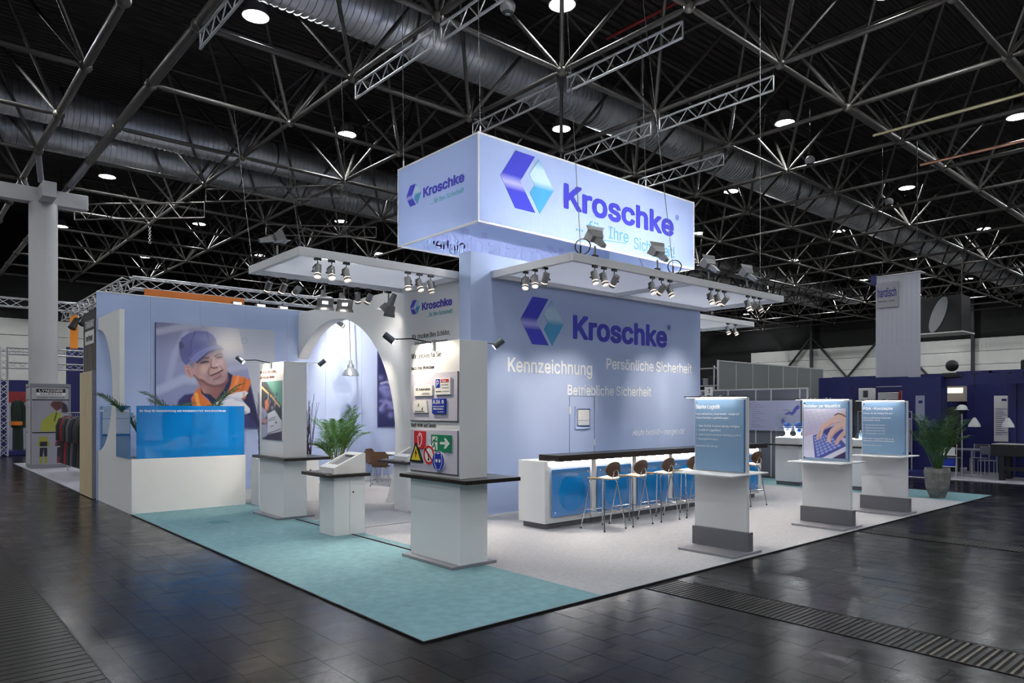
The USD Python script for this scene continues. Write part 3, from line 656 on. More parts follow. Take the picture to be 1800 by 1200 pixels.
pl.add(vv, [[k * 6 + j, k * 6 + (j + 1) % 6, (k + 1) * 6 + (j + 1) % 6, (k + 1) * 6 + j] for k in range(5) for j in range(6)])
pl.add(np.vstack([vv[:6], [[12.98, .62, .012]]]), [[j, 6, (j + 1) % 6] for j in range(6)])
obj('planter', pl, STONE, rp)
obj('soil', B().lathe([(0, .55), (.2, .55)], 12, (12.98, .62, .012)), SOIL, rp)
palm(rp, (12.98, .62, .56), 21, 1.38, 11, LEAFD, .46, .30, rise=(.75, 1.25), nl=17, lw=.016)

# ---------------------------------------------------------------- twig planters behind the second pillar
for k, (x0, x1, y0, lb) in enumerate(((2.06, 2.40, 8.5, 'white planter box of dark twigs left of the rear info pillar'), (2.95, 3.26, 8.5, 'white planter box of dark twigs right of the rear info pillar'))):
    t = thing('twig_planter', lb, 'planter')
    obj('box', B().box(x0, x1, y0, y0 + .04, .012, .89).box(x0, x1, y0 + .32, y0 + .36, .012, .89).box(x0, x0 + .04, y0 + .04, y0 + .32, .012, .89).box(x1 - .04, x1, y0 + .04, y0 + .32, .012, .89), WALLW, t)
    obj('soil', bx(x0 + .04, x1 - .04, y0 + .04, y0 + .32, .82, .86), SOIL, t)
    r = np.random.default_rng(60 + k)
    for j in range(26):
        bx_, by_ = x0 + .08 + r.random() * (x1 - x0 - .16), y0 + .1 + r.random() * .16; hgt = r.uniform(.9, 1.35); dx, dy = r.normal(0, .09, 2)
        pts = [(bx_ + dx * s + r.normal(0, .008), by_ + dy * s + r.normal(0, .008), .85 + hgt * s) for s in np.linspace(0, 1, 7)]
        obj('twig', tb(pts, np.linspace(.009, .003, 7), 5), TWIG, t)

# ================================================================ info pillars
def picture_lamp(t, p, face_pt, bulb_pt, tgt, inten=9.):
    """arm with a small cylinder lamp shining back on the panel"""
    p, b = np.array(p, float), np.array(bulb_pt, float)
    obj('lamp_arm', tb([p, p + (b - p) * .5 + [0, 0, .03], b], .008, 6), CHROME, t)
    obj('lamp_clamp', bx(p[0] - .03, p[0] + .02, p[1] - .012, p[1] + .012, p[2] - .09, p[2] + .01, c=.003), CHROME, t)
    d, a, c = frame_of(np.array(tgt) - b)
    hp = None
    hb = tb([b - d * .09, b + d * .05], .04, 16)
    hp = obj('lamp_head', hb, mat('lamp_head_blue_grey', (.06, .075, .10), .35), t, smooth=40)
    obj('lamp_bulb', tb([b + d * .045, b + d * .054], .03, 16), BULB, hp)
    aim_light(t, b + d * .06, tgt, inten, 52, (1., .86, .66), .03, .6)
def pillar(y0, label, name='info_pillar'):
    t = thing(name, label, 'display pillar')
    obj('base_plate', bx(1.60, 2.24, y0, y0 + 1.04, .012, .047, c=.003), GREYM, t)
    obj('lower_body', bx(1.70, 2.10, y0, y0 + 1.0, .047, .975, c=.003), WHITE, t)
    obj('shelf', bx(1.62, 2.42, y0 - .22, y0 + 1.13, .975, 1.02, c=.003), DARKTOP, t)
    obj('upper_body', bx(1.70, 2.10, y0, y0 + 1.0, 1.02, 2.59, c=.003), WHITE, t)
    picture_lamp(t, (1.70, y0 + .5, 2.58), None, (1.33, y0 + .86, 2.63), (1.70, y0 + .55, 2.25))
    picture_lamp(t, (2.10, y0 + .5, 2.58), None, (2.50, y0 + .30, 2.60), (2.10, y0 + .6, 2.2))
    return t
tA = pillar(1.80, 'front info pillar with safety sign samples on its side, nearest the camera')
T = faceX(1.699, 0, 0)
obj('lettering', text('Wir drucken für Sie', .06, T, .62, at=(-2.78, 2.42)), TXTG, tA)
obj('lettering', text('Nach Ihren Wünschen', .04, T, .48, at=(-2.78, 2.285)), TXTG, tA)
obj('lettering', text('Nach Norm und Gesetz', .045, T, .52, at=(-2.78, 1.595)), TXTG, tA)
PB = mat('sample_board', (.55, .53, .64), .35); 
for z0, z1 in ((1.67, 2.235), (1.065, 1.565)):
    obj('sample_board', bx(1.69, 1.70, 1.82, 2.79, z0, z1, c=.002), PB, tA)
    obj('board_edge', B().box(1.684, 1.692, 1.815, 1.823, z0, z1).box(1.684, 1.692, 1.815, 2.79, z0 - .004, z0 + .004), TXTG, tA)
SIGNS = []
def sign(pts, m, d=.02, x=1.69, nm='sample_sign'):
    SIGNS.append(obj(nm, B().poly(Polygon(pts) if not hasattr(pts, 'geom_type') else pts, d, faceX(x, 0, 0)), m, tA))
RC = lambda y0, y1, z0, z1: [(-y0, z0), (-y1, z0), (-y1, z1), (-y0, z1)]
SW = mat('sign_white', (.75, .74, .73), .35); SR = mat('sign_red', (.55, .02, .03), .35); SG = mat('sign_green', (.01, .20, .10), .35); SY = mat('sign_yellow', (.75, .55, .03), .35); SB = mat('sign_blue', (.01, .03, .35), .35)
sign(RC(2.68, 2.30, 1.965, 2.09), SW); sign(RC(2.24, 1.94, 1.975, 2.17), SW); sign([(-2.72, 1.83), (-2.69, 1.91), (-2.42, 1.91), (-2.40, 1.765), (-2.69, 1.765)], SW); sign(RC(2.30, 2.04, 1.755, 1.93), SB)
X2 = faceX(1.67, 0, 0)
obj('print', text('RS Automation', .03, X2, .30, True, d=.002, at=(-2.64, 2.03)), TXTG, SIGNS[0])
obj('print', B().box(1.668, 1.67, 2.50, 2.36, 1.995, 2.0).box(1.668, 1.67, 2.52, 2.34, 1.98, 1.984), TXTG, SIGNS[0])
obj('print', bx(1.668, 1.67, 2.225, 2.14, 2.055, 2.155), SB, SIGNS[1]); obj('print', text('P', .07, faceX(1.668, 0, 0), .045, True, d=.002, at=(-2.205, 2.07)), SW, SIGNS[1])
obj('print', bx(1.668, 1.67, 2.12, 1.97, 2.115, 2.15), SR, SIGNS[1]); obj('print', text('tegut...', .02, faceX(1.668, 0, 0), .11, True, d=.002, at=(-2.10, 2.122)), SW, SIGNS[1])
obj('print', B().box(1.668, 1.67, 2.12, 1.98, 2.085, 2.09).box(1.668, 1.67, 2.10, 1.97, 2.05, 2.054).box(1.668, 1.67, 2.22, 2.12, 2.005, 2.015).box(1.668, 1.67, 2.1, 1.97, 2.01, 2.013), TXTG, SIGNS[1])
obj('print', text('ALBA', .045, X2, .15, True, d=.002, at=(-2.285, 1.87)), SW, SIGNS[3])
obj('print', B().poly(Point(-2.085, 1.892).buffer(.022).difference(Point(-2.085, 1.892).buffer(.01)), .002, X2), SW, SIGNS[3])
obj('print', text('BERATUNG UND PLANUNG', .011, X2, .22, True, d=.002, at=(-2.28, 1.835)), SW, SIGNS[3]); obj('print', text('0800 25 08 15', .022, X2, .2, True, d=.002, at=(-2.275, 1.80)), SW, SIGNS[3]); obj('print', text('www.alba.info', .01, X2, .12, True, d=.002, at=(-2.19, 1.772)), SW, SIGNS[3])
obj('print', tb([(1.668, 2.60, 1.84), (1.668, 2.575, 1.875), (1.668, 2.57, 1.84)], .003, 5), TXTG, SIGNS[2]); obj('print', tb([(1.668, 2.52, 1.80), (1.668, 2.49, 1.83), (1.668, 2.5, 1.79)], .003, 5), TXTG, SIGNS[2]); obj('print', text('Kaltwassergewinnung', .014, X2, .2, d=.002, at=(-2.66, 1.775)), TXTG, SIGNS[2])
sign(RC(2.69, 2.455, 1.335, 1.545), SR, .012); sign(RC(2.33, 1.935, 1.315, 1.51), SG, .012)
X3 = faceX(1.678, 0, 0)
obj('print', bx(1.676, 1.678, 2.305, 2.20, 1.335, 1.49), SW, SIGNS[5])
obj('print', B().poly(Polygon([(-2.15, 1.40), (-2.15, 1.43), (-2.045, 1.43), (-2.07, 1.475), (-2.04, 1.475), (-1.96, 1.415), (-2.04, 1.355), (-2.07, 1.355), (-2.045, 1.40)]), .002, X3), SW, SIGNS[5])
man = [(-2.225, 1.475, .012)]
mb = B().poly(Point(-2.235, 1.470).buffer(.013), .002, faceX(1.676, 0, 0))
for ln in ([(-2.25, 1.45), (-2.262, 1.40)], [(-2.25, 1.45), (-2.225, 1.43), (-2.21, 1.435)], [(-2.25, 1.45), (-2.28, 1.44), (-2.29, 1.42)], [(-2.262, 1.40), (-2.24, 1.375), (-2.235, 1.345)], [(-2.262, 1.40), (-2.28, 1.37), (-2.30, 1.365)]):
    mb.poly(shapely.LineString(ln).buffer(.008), .002, faceX(1.676, 0, 0))
obj('print', mb, SG, SIGNS[5])
hand = B()
for ln in ([(-2.60, 1.36), (-2.605, 1.45), (-2.61, 1.48)], [(-2.575, 1.36), (-2.53, 1.40), (-2.52, 1.46), (-2.54, 1.51), (-2.58, 1.52)], [(-2.59, 1.50), (-2.57, 1.49)], [(-2.60, 1.36), (-2.56, 1.36)]): hand.poly(shapely.LineString(ln).buffer(.007), .002, X3)
obj('print', hand, SW, SIGNS[4])
tri = Polygon([(-2.645, 1.395), (-2.765, 1.18), (-2.52, 1.18)]).buffer(.012)
sign(tri, mat('sign_black', (.012, .012, .012), .35), .018); sign(tri.buffer(-.026), SY, .020)
obj('print', B().poly(Polygon([(-2.635, 1.34), (-2.665, 1.275), (-2.645, 1.275), (-2.65, 1.215), (-2.615, 1.29), (-2.637, 1.29)]), .002, faceX(1.67, 0, 0)), MATS['sign_black'], SIGNS[7])
c = Point(-2.37, 1.268)
sign(c.buffer(.117), SW, .016); sign(c.buffer(.112).difference(c.buffer(.085)), SR, .018)
obj('print', B().poly(shapely.LineString([(-2.44, 1.33), (-2.30, 1.205)]).buffer(.012), .002, faceX(1.674, 0, 0)), SR, SIGNS[9])
obj('print', B().poly(shapely.LineString([(-2.40, 1.30), (-2.375, 1.235)]).buffer(.006).union(Point(-2.375, 1.215).buffer(.016)), .002, faceX(1.674, 0, 0)), MATS['sign_black'], SIGNS[9])
c = Point(-2.175, 1.205)
sign(c.buffer(.12), SW, .02); sign(c.buffer(.115), SB, .022)
fm = Polygon([(-2.23, 1.29), (-2.12, 1.29), (-2.105, 1.19), (-2.15, 1.115), (-2.20, 1.115), (-2.245, 1.19)]).buffer(.012)
obj('print', B().poly(fm.difference(fm.buffer(-.006)), .002, faceX(1.668, 0, 0)), SW, SIGNS[11])
obj('print', B().poly(Point(-2.205, 1.21).buffer(.02).union(Point(-2.145, 1.21).buffer(.02)), .002, faceX(1.668, 0, 0)), SW, SIGNS[11])
obj('print', B().poly(Polygon([(-2.20, 1.29), (-2.15, 1.29), (-2.165, 1.31), (-2.185, 1.31)]), .002, faceX(1.668, 0, 0)), SW, SIGNS[11])

tB = pillar(6.55, 'rear info pillar with a tall engraving machine photo, left of the archway')
obj('lettering', text('Wir drucken Ihre Schilder,', .045, T, .68, at=(-7.52, 2.42)), mat('print_brown', (.22, .12, .10), .6), tB)
obj('lettering', text('Aufkleber und Etiketten', .045, T, .60, at=(-7.52, 2.33)), MATS['print_brown'], tB)
def qb(pts): return [((x - 180) / 245., 1 - (y - 300) / 590.) for x, y in pts]
p = Paint(.84, .98, 90, 105, (70, 74, 84))
p.poly(qb([(240, 300), (425, 290), (425, 560)]), (92, 150, 140), .02).blob(.62, .92, .2, .12, (130, 178, 170), .8).line(qb([(182, 355), (300, 450), (400, 555)]), .02, (206, 176, 130), 1).line(qb([(182, 330), (300, 430)]), .014, (60, 60, 66), .8)
r_ = np.random.default_rng(5)
for k in range(30): p.blob(.05 + .75 * r_.random(), .52 + .25 * r_.random(), .02 + .03 * r_.random(), .03, [(160, 165, 180), (40, 42, 52), (130, 110, 110)][k % 3], .8)
p.poly(qb([(222, 500), (255, 480), (275, 540), (250, 600), (225, 590)]), (206, 128, 104), .03).poly(qb([(180, 560), (230, 590), (260, 640), (200, 700), (180, 690)]), (150, 152, 178), .03).poly(qb([(180, 690), (250, 680), (240, 730), (180, 720)]), (190, 140, 140), .03)
p.poly(qb([(255, 630), (340, 590), (425, 700), (425, 800), (250, 840)]), (206, 208, 222), .015).line(qb([(253, 832), (412, 778)]), .006, (30, 30, 36)).line(qb([(260, 690), (350, 660)]), .005, (60, 60, 70)).line(qb([(265, 705), (350, 680)]), .005, (60, 60, 70)).line(qb([(290, 760), (330, 745)]), .005, (60, 60, 70)).blob(*qb([(357, 715)])[0], .04, .02, (50, 50, 60))
p.poly(qb([(180, 740), (245, 735), (250, 850), (180, 890)]), (170, 172, 196), .03).poly(qb([(250, 850), (425, 800), (425, 890), (230, 890)]), (84, 70, 84), .03)
obj('photo_board', bx(1.692, 1.70, 6.60, 7.44, 1.30, 2.28), SW, tB)
p.put('photo_print', faceX(1.6915, 7.44, 1.30), tB)

# ---------------------------------------------------------------- low kiosks with a slanted screen
def kiosk(x0, y0, label):
    t = thing('screen_kiosk', label, 'kiosk', (x0, y0, 0))
    obj('body', bx(0, .245, 0, .45, .012, .845, c=.003), WHITE, t); obj('body', bx(.247, .49, 0, .45, .012, .845, c=.003), WHITE, t)
    obj('shelf', bx(-.12, .53, -.10, .80, .845, .89, c=.003), DARKTOP, t)
    v = np.array([(x, y, z) for y in (0, .45) for x, z in ((0, .89), (.5, .89), (.5, 1.17), (.44, 1.17), (0, .975))])
    hs = B().add(v, [[0, 1, 2], [0, 2, 3], [0, 3, 4], [5, 7, 6], [5, 8, 7], [5, 9, 8]]).add(v, [[0, 5, 6, 1], [1, 6, 7, 2], [2, 7, 8, 3], [4, 9, 5, 0]])
    s0, s1 = np.array([0, .975]), np.array([.44, 1.17])
    P = lambda s, y, d=0.: (s0[0] + (s1[0] - s0[0]) * s + d * .4, y, s0[1] + (s1[1] - s0[1]) * s - d * .9)
    o = [P(0, 0), P(1, 0), P(1, .45), P(0, .45)]; i = [P(.22, .07), P(.86, .07), P(.86, .38), P(.22, .38)]; d = [P(.22, .07, .03), P(.86, .07, .03), P(.86, .38, .03), P(.22, .38, .03)]
    hs.add(np.array(o + i + d), [[k, (k + 1) % 4, 4 + (k + 1) % 4, 4 + k] for k in range(4)] + [[4 + k, 4 + (k + 1) % 4, 8 + (k + 1) % 4, 8 + k] for k in range(4)])
    sh_ = obj('screen_housing', hs, mat('white_metal', (.68, .68, .68), .35), t)
    e = .028
    obj('screen', B().add(np.array([P(.22, .07, e), P(.86, .07, e), P(.86, .38, e), P(.22, .38, e)]), [[0, 1, 2, 3]]), mat('screen_off', (.28, .28, .30), .12), sh_)
    obj('screen_edge', tb([P(.24, .08, e - .004), P(.24, .37, e - .004)], .006, 5), BLACK, sh_); obj('screen_edge', tb([P(.84, .08, e - .004), P(.84, .37, e - .004)], .006, 5), BLACK, sh_)
    obj('lock', B().lathe([(0, -.006), (.011, -.006), (.011, 0)], 12) if 0 else tb([(.30, 0, .62), (.30, -.008, .62)], .012, 12), BLACK, t)
    return t
k1 = kiosk(1.60, 4.61, 'white touch screen kiosk standing between the two info pillars')
k2 = kiosk(3.70, 5.98, 'white touch screen kiosk half hidden behind the front info pillar')
for (x, y, lb) in ((1.49, 4.66, 'grey keyboard on the dark shelf of the kiosk between the pillars'), (3.59, 6.03, 'grey keyboard on the dark shelf of the half hidden kiosk')):
    t = thing('keyboard', lb, 'keyboard', (x, y, .89))
    obj('case', bx(0, .10, 0, .62, 0, .016, c=.004), mat('keyboard_grey', (.22, .22, .24), .4), t)
    for k in range(18):
        for j in range(3): obj('key', bx(.012 + j * .026, .034 + j * .026, .02 + k * .027, .042 + k * .027, .016, .021), MATS['keyboard_grey'], t)
    obj('trackball', B().ball((.05, .56, .018), .02, 2), CHROME, t, smooth=True)

# ================================================================ bar
bar = thing('bar_counter', 'long white bar with dark top, light strip and six blue glass front panels', 'bar counter')
obj('body', bx(4.2, 10.22, 3.03, 3.62, .10, 1.03, c=.003), WHITE, bar)
for k in range(6):
    x0 = 4.27 + k * 1.0 if k else 4.27; x1 = 5.25 + k if k < 5 else 10.18
    obj('plinth', bx(4.27 if k == 0 else 4.253 + k, x1 - .004, 3.08, 3.58, .012, .10), PLINTH, bar)
obj('bar_top', bx(4.33, 10.30, 2.86, 3.30, 1.03, 1.12, c=.003), DARKTOP, bar)
for k in range(6):
    a = 4.31 + k * 1.0; b = a + .83
    p = obj('front_panel', bx(a, b, 2.985, 3.0, .197, .905, c=.002), GLASSB2, bar)
    obj('panel_disc', B().poly(Point(a + .43, .54).buffer(.29, 24).intersection(sbox(a, .2, b, .9)), .0015, faceY(0, 2.985, 0)), GLASSC, p)
    for sx in (a + .06, b - .06):
        for sz in (.257, .845): obj('stand_off', tb([(sx, 3.03, sz), (sx, 2.978, sz)], .013, 12), CHROME, p)
    obj('light_strip', bx(a + .0, b + .02, 3.005, 3.03, .985, 1.028), mat('strip_light', (.9, .9, .9), .5, emit=(1., .97, .9), es=16.), bar)
    obj('divider', bx(b + .04, a + .965, 2.99, 3.03, .11, 1.03, c=.002), WHITE, bar)
# ---------------------------------------------------------------- bar stools
def stool(loc, label):
    t = thing('bar_stool', label, 'bar stool', loc)
    s = trimesh.creation.box([.40, .40, .016]).subdivide().subdivide().subdivide()
    v = s.vertices; r = np.abs(v[:, 0] / .2) ** 4 + np.abs(v[:, 1] / .2) ** 4
    k = np.where(r > 0, 1 / np.maximum(1, r) ** .25, 1) * 1.0
    v[:, 0] *= np.where(r > 1, k, 1); v[:, 1] *= np.where(r > 1, k, 1)
    v[:, 2] += .77 + .03 * (v[:, 1] / .2) ** 2 * (v[:, 1] > 0) * -.6 + .02 * (v[:, 0] / .2) ** 2
    obj('seat', s, BEECH, t, smooth=40)
    a = np.arange(32) * 2 * np.pi / 32; bk = B(); pts = []
    el = Polygon(np.stack([.165 * np.cos(a), .115 * np.sin(a)], 1))
    bk.poly(el, .014, lambda p: np.stack([p[:, 0], -.215 + .10 * (p[:, 0] / .165) ** 2 * .35 - p[:, 2] - .12 * p[:, 1], .915 + p[:, 1]], 1))
    bp = obj('backrest', bk, WALNUT, t, smooth=40)
    obj('back_bracket', tb([(-.055, -.12, .755), (-.055, -.215, .775), (-.055, -.245, .84), (-.045, -.25, .89), (0, -.25, .915), (.045, -.25, .89), (.055, -.245, .84), (.055, -.215, .775), (.055, -.12, .755)], .0085, 8), CHROME, bp, smooth=50)
    for sx, sy in ((-1, -1), (1, -1), (1, 1), (-1, 1)):
        lg = obj('leg', tb([(sx * .06, sy * .06, .752), (sx * .115, sy * .115, .752), (sx * .14, sy * .14, .735), (sx * .15, sy * .15, .70), (sx * .24, sy * .235, .02)], .0095, 8), CHROME, t, smooth=50)
        obj('foot_cap', tb([(sx * .238, sy * .233, .035), (sx * .242, sy * .237, .012)], .013, 8), BLACK, lg)
    q = .203
    for p0, p1 in (((-q, -q), (q, -q)), ((q, -q), (q, q)), ((q, q), (-q, q)), ((-q, q), (-q, -q))):
        obj('foot_rail', tb([(p0[0], p0[1], .285), (p1[0], p1[1], .285)], .008, 8), CHROME, t)
    return t
st0 = stool((4.98, 2.57, 0), 'walnut and chrome bar stool nearest the camera, first from the left end of the bar')
for x, lb in ((5.63, 'walnut and chrome bar stool second from the left end of the bar'), (6.33, 'walnut and chrome bar stool third from the left end of the bar'), (7.01, 'walnut and chrome bar stool fourth from the left, partly behind the nearest display board'),
              (7.70, 'walnut and chrome bar stool fifth from the left, behind the nearest display board'), (8.38, 'walnut and chrome bar stool sixth from the left, behind the nearest display board'), (9.06, 'walnut and chrome bar stool last in the row, right of the nearest display board')):
    copy_of(st0, 'bar_stool', (x, 2.57, 0), 0 if x < 9 else -6, lb, 'bar stools along the bar')
stage.GetPrimAtPath(st0).SetCustomDataByKey('group', 'bar stools along the bar')

# ================================================================ free-standing display boards
BOARD = mat('display_board_blue', (.20, .33, .50), .35, spec=.5); BEDGE = mat('display_edge_blue', (.04, .15, .40), .3)
STRIPL = mat('strip_lamp', (.9, .9, .9), .5, emit=(1., .97, .92), es=10.)
def display(x, label):
    t = thing('display_board', label, 'display board', (x, 0, 0))
    obj('base_plate', bx(-.43, .21, .07, .87, .012, .04, c=.002), GREYM, t)
    obj('foot_block', bx(-.05, .06, .10, .92, .04, .275, c=.003), PLINTH, t)
    obj('board', bx(-.02, .04, .14, .90, .275, 1.955, c=.003), WHITE, t)
    obj('shelf', bx(-.43, .43, .10, .94, .985, 1.003, c=.003), WHITE, t)
    for sx in (-1, 1):
        lbar = obj('lamp_bar', bx(sx * .13 + .01 - .03, sx * .13 + .01 + .03, .22, .98, 1.962, 1.975, c=.003), BLACK, t)
        obj('lamp_tube', bx(sx * .13 + .01 - .018, sx * .13 + .01 + .018, .25, .95, 1.956, 1.962), STRIPL, lbar)
        obj('lamp_arm', tb([(.01, .5, 1.955), (.01 + sx * .05, .5, 1.985), (sx * .13, .5, 1.975)], .008, 6), CHROME, t)
        obj('lamp_arm', tb([(.01, .75, 1.955), (.01 + sx * .05, .75, 1.985), (sx * .13, .75, 1.975)], .008, 6), CHROME, t)
    pn = obj('panel', bx(-.04, -.028, .16, .88, 1.02, 1.93, c=.002), BOARD, t)
    obj('panel_edge', B().box(-.041, -.027, .158, .17, 1.02, 1.93), BEDGE, pn)
    for y in (.19, .85):
        for z in (1.05, 1.90): obj('stand_off', tb([(-.02, y, z), (-.045, y, z)], .011, 10), CHROME, pn)
    return t
def lines(t, rows):
    for s_, cap, w, z, bold, ind in rows:
        obj('lettering', text(s_, cap, faceX(-.0405, 0, 0), w, bold, d=.0015, at=(-.865 + ind, z)), TXTW, t + '/panel')
d1 = display(4.92, 'nearest display board with white text on blue, in front of the bar')
lines(d1, [('Starke Logistik', .05, .36, 1.815, True, 0), ('Unser Lieferservice „Heute bestellt - morgen da!“', .024, .64, 1.735, True, 0), ('Unsere flexiblen Logistiklösungen', .024, .48, 1.685, True, 0), ('•', .02, .014, 1.585, True, 0), ('Über 30.000 Produkte ständig verfügbar', .024, .60, 1.58, True, .04), ('•', .02, .014, 1.53, True, 0),
           ('14.000 m² Lagerfläche', .024, .33, 1.525, True, .04), ('•', .02, .014, 1.472, True, 0), ('Lieferung am nächsten Werktag zu 98 %', .024, .62, 1.467, False, .04), ('•', .02, .014, 1.415, True, 0), ('Konsignationslager', .024, .29, 1.41, False, .04), ('Sprechen Sie mit uns', .024, .33, 1.32, False, 0)])
d3 = display(10.07, 'farthest display board with white text on blue, next to the stone planter')
lines(d3, [('PSA-Konzepte', .045, .50, 1.80, True, 0), ('Wählen Sie die richtige PSA aus?', .024, .50, 1.725, True, 0), ('Unsere qualifizierten Fachberater', .024, .47, 1.645, True, 0), ('unterstützen Sie bei', .024, .29, 1.605, True, 0)] +
      [r for k, s_ in enumerate(('Arbeitsplatzbegehungen', 'Gefährdungsanalysen', 'Trageversuche und Tests', 'Schulungen vor Ort')) for r in (('•', .02, .014, 1.525 - k * .05, True, 0), (s_, .024, .33, 1.52 - k * .05, False, .04))] +
      [('Unser Online-Katalog hilft Ihnen bei der', .022, .52, 1.28, True, 0), ('individuellen persönlichen Produktauswahl', .022, .52, 1.24, True, 0), ('Sprechen Sie mit uns', .022, .31, 1.16, False, 0)])
d2 = display(7.86, 'middle display board with the photo of hands typing on a keyboard')
lines(d2, [('Bestellen per Mausklick', .05, .58, 1.835, True, 0)])
def qk(pts): return [((x - 185) / 673., 1 - (y - 285) / 805.) for x, y in pts]
p = Paint(.66, .77, 110, 125, (206, 200, 226))
p.blob(.3, .95, .5, .2, (226, 222, 240), .8).blob(.2, .55, .2, .15, (190, 180, 216), .6).blob(.1, .42, .12, .1, (196, 150, 180), .6)
for k in range(7): p.line(qk([(190 + 90 * k, 290), (330 + 90 * k, 640)]), .006, (186, 182, 218), .5).line(qk([(190, 360 + 60 * k), (640, 250 + 60 * k)]), .006, (190, 186, 220), .5)
p.poly(qk([(185, 760), (330, 700), (360, 1090), (185, 1090)]), (212, 212, 234), .02)
p.poly(qk([(335, 735), (560, 640), (640, 620), (858, 860), (858, 890), (490, 1090), (370, 1090)]), (72, 82, 158), .015)
for i in range(7):
    for j in range(6):
        def kk(a, b): 
            P0, P1, P2, P3 = np.array([345, 745]), np.array([560, 660]), np.array([800, 880]), np.array([400, 1085])
            return tuple((P0 * (1 - a) + P1 * a) * (1 - b) + (P3 * (1 - a) + P2 * a) * b)
        p.poly(qk([kk((j + .12) / 6, (i + .12) / 7), kk((j + .88) / 6, (i + .12) / 7), kk((j + .88) / 6, (i + .85) / 7), kk((j + .12) / 6, (i + .85) / 7)]), (152, 164, 226), .01)
p.poly(qk([(490, 1090), (858, 885), (858, 960), (640, 1090)]), (216, 214, 230), .015).poly(qk([(640, 1090), (858, 965), (858, 1090)]), (48, 40, 84), .02)
p.poly(qk([(480, 640), (620, 580), (700, 560), (858, 640), (858, 760), (700, 720), (520, 700)]), (60, 70, 140), .03)
sk = (224, 188, 178)
p.poly(qk([(390, 790), (400, 720), (440, 650), (470, 560), (560, 490), (690, 400), (790, 350), (858, 340), (858, 480), (720, 470), (620, 560), (520, 620), (490, 700), (465, 780), (445, 780), (440, 720), (420, 800)]), sk, .015)
p.poly(qk([(560, 810), (580, 700), (620, 620), (720, 530), (858, 410), (858, 560), (780, 620), (700, 680), (640, 760), (615, 840), (590, 835)]), sk, .015)
p.poly(qk([(680, 860), (720, 760), (780, 680), (858, 600), (858, 700), (800, 760), (730, 860), (700, 870)]), (216, 176, 168), .015)
p.line(qk([(690, 390), (740, 365), (800, 380), (858, 415)]), .012, (90, 60, 64)).line(qk([(520, 620), (620, 545), (760, 500)]), .02, (196, 146, 138), .6).line(qk([(620, 760), (700, 660), (800, 590)]), .02, (190, 138, 132), .6).line(qk([(440, 720), (470, 640)]), .012, (196, 140, 130), .7)
p.put('photo_print', faceX(-.0412, .865, 1.05), d2 + '/panel')

# ================================================================ glass showcases at the rear right
def showcase(x, y, label):
    t = thing('showcase', label, 'showcase', (x, y, 0))
    obj('plinth', bx(.02, .56, .02, .58, .012, .10), PLINTH, t)
    obj('body', bx(0, .58, 0, .60, .10, .95, c=.003), WHITE, t)
    obj('shelf', bx(-.12, .70, -.12, .72, .95, .985, c=.003), DARKTOP, t)
    obj('cap', bx(0, .58, 0, .60, .985, 1.14, c=.003), WHITE, t)
    obj('lit_top', bx(.02, .56, .02, .58, 1.14, 1.15), GLOWW, t)
    gl = t
    for a in ((0, .006, 0, .6), (.574, .58, 0, .6), (.006, .574, 0, .006), (.006, .574, .594, .6)): obj('glass_pane', bx(*a, 1.15, 1.70), PANE, t)
    obj('glass_pane', bx(0, .58, 0, .6, 1.70, 1.706), PANE, t)
    return t
s1 = showcase(12.92, 3.52, 'glass showcase with two blue caps on head forms beside the grey partition')
s2 = showcase(13.05, 1.92, 'glass showcase half hidden between the middle and farthest display boards')
def head_form(loc, rz, label, cap, mask):
    t = thing('head_form', label, 'head form', loc, rz)
    obj('bust', B().lathe([(0, 0), (.10, 0), (.095, .02), (.055, .05), (.052, .10), (.075, .14), (.088, .2), (.085, .26), (.06, .31), (0, .33)], 20), mat('white_form', (.72, .72, .70), .5), t, smooth=60)
    c = B().lathe([(.093, .22), (.098, .26), (.085, .315), (.05, .35), (0, .36)], 20); c.add(np.array([(.06 * 0 + .09 * math.cos(a), .09 * math.sin(a), .23) for a in np.linspace(-1, 1, 7)] + [(.09 * math.cos(a) + .075 * math.cos(a * .8), .10 * math.sin(a), .215) for a in np.linspace(-1, 1, 7)]), [[k, k + 1, k + 8, k + 7] for k in range(6)])
    obj('cap', c, mat('cap_blue', (.02, .10, .42), .6), t, smooth=50)
    obj('cap_stripe', tb(ring((0, 0, .245), .098, 'z', 20), .008, 6, closed=True), SW, t)
    if mask: obj('mask', B().ball((.085, 0, .15), .045, 2), MATS['cap_blue' if mask == 2 else 'white_form'], t, smooth=True)
    return t
head_form((13.2, 3.95, 1.15), 215, 'white head form with blue cap, left one in the glass showcase', 1, 1)
head_form((13.2, 3.68, 1.15), 215, 'white head form with blue cap and mask, right one in the glass showcase', 1, 2)
def shoe(loc, rz, label, m):
    t = thing('safety_shoe', label, 'shoe', loc, rz)
    v = np.array([[x, y * wd, z] for x, wd, z in ((-.14, .035, 0), (-.05, .03, 0), (.05, .045, 0), (.14, .03, 0)) for y in (-1, 1)] + [[x, y * wd, z] for x, wd, z in ((-.135, .03, .11), (-.04, .028, .10), (.05, .035, .055), (.13, .025, .035)) for y in (-1, 1)])
    h = trimesh.convex.convex_hull(v)
    obj('upper', h, m, t); obj('sole', bx(-.145, .145, -.042, .042, -.001, .018, c=.006), BLACK, t)
    return t
shoe((13.3, 2.35, 1.151), 200, 'dark safety shoe in the half hidden glass showcase', BLACK)
shoe((13.2, 2.10, 1.151), 170, 'white safety shoe in the half hidden glass showcase', MATS['white_form'])
bo = thing('bottle', 'pale blue bottle in the half hidden glass showcase', 'bottle', (13.15, 2.22, 1.15))
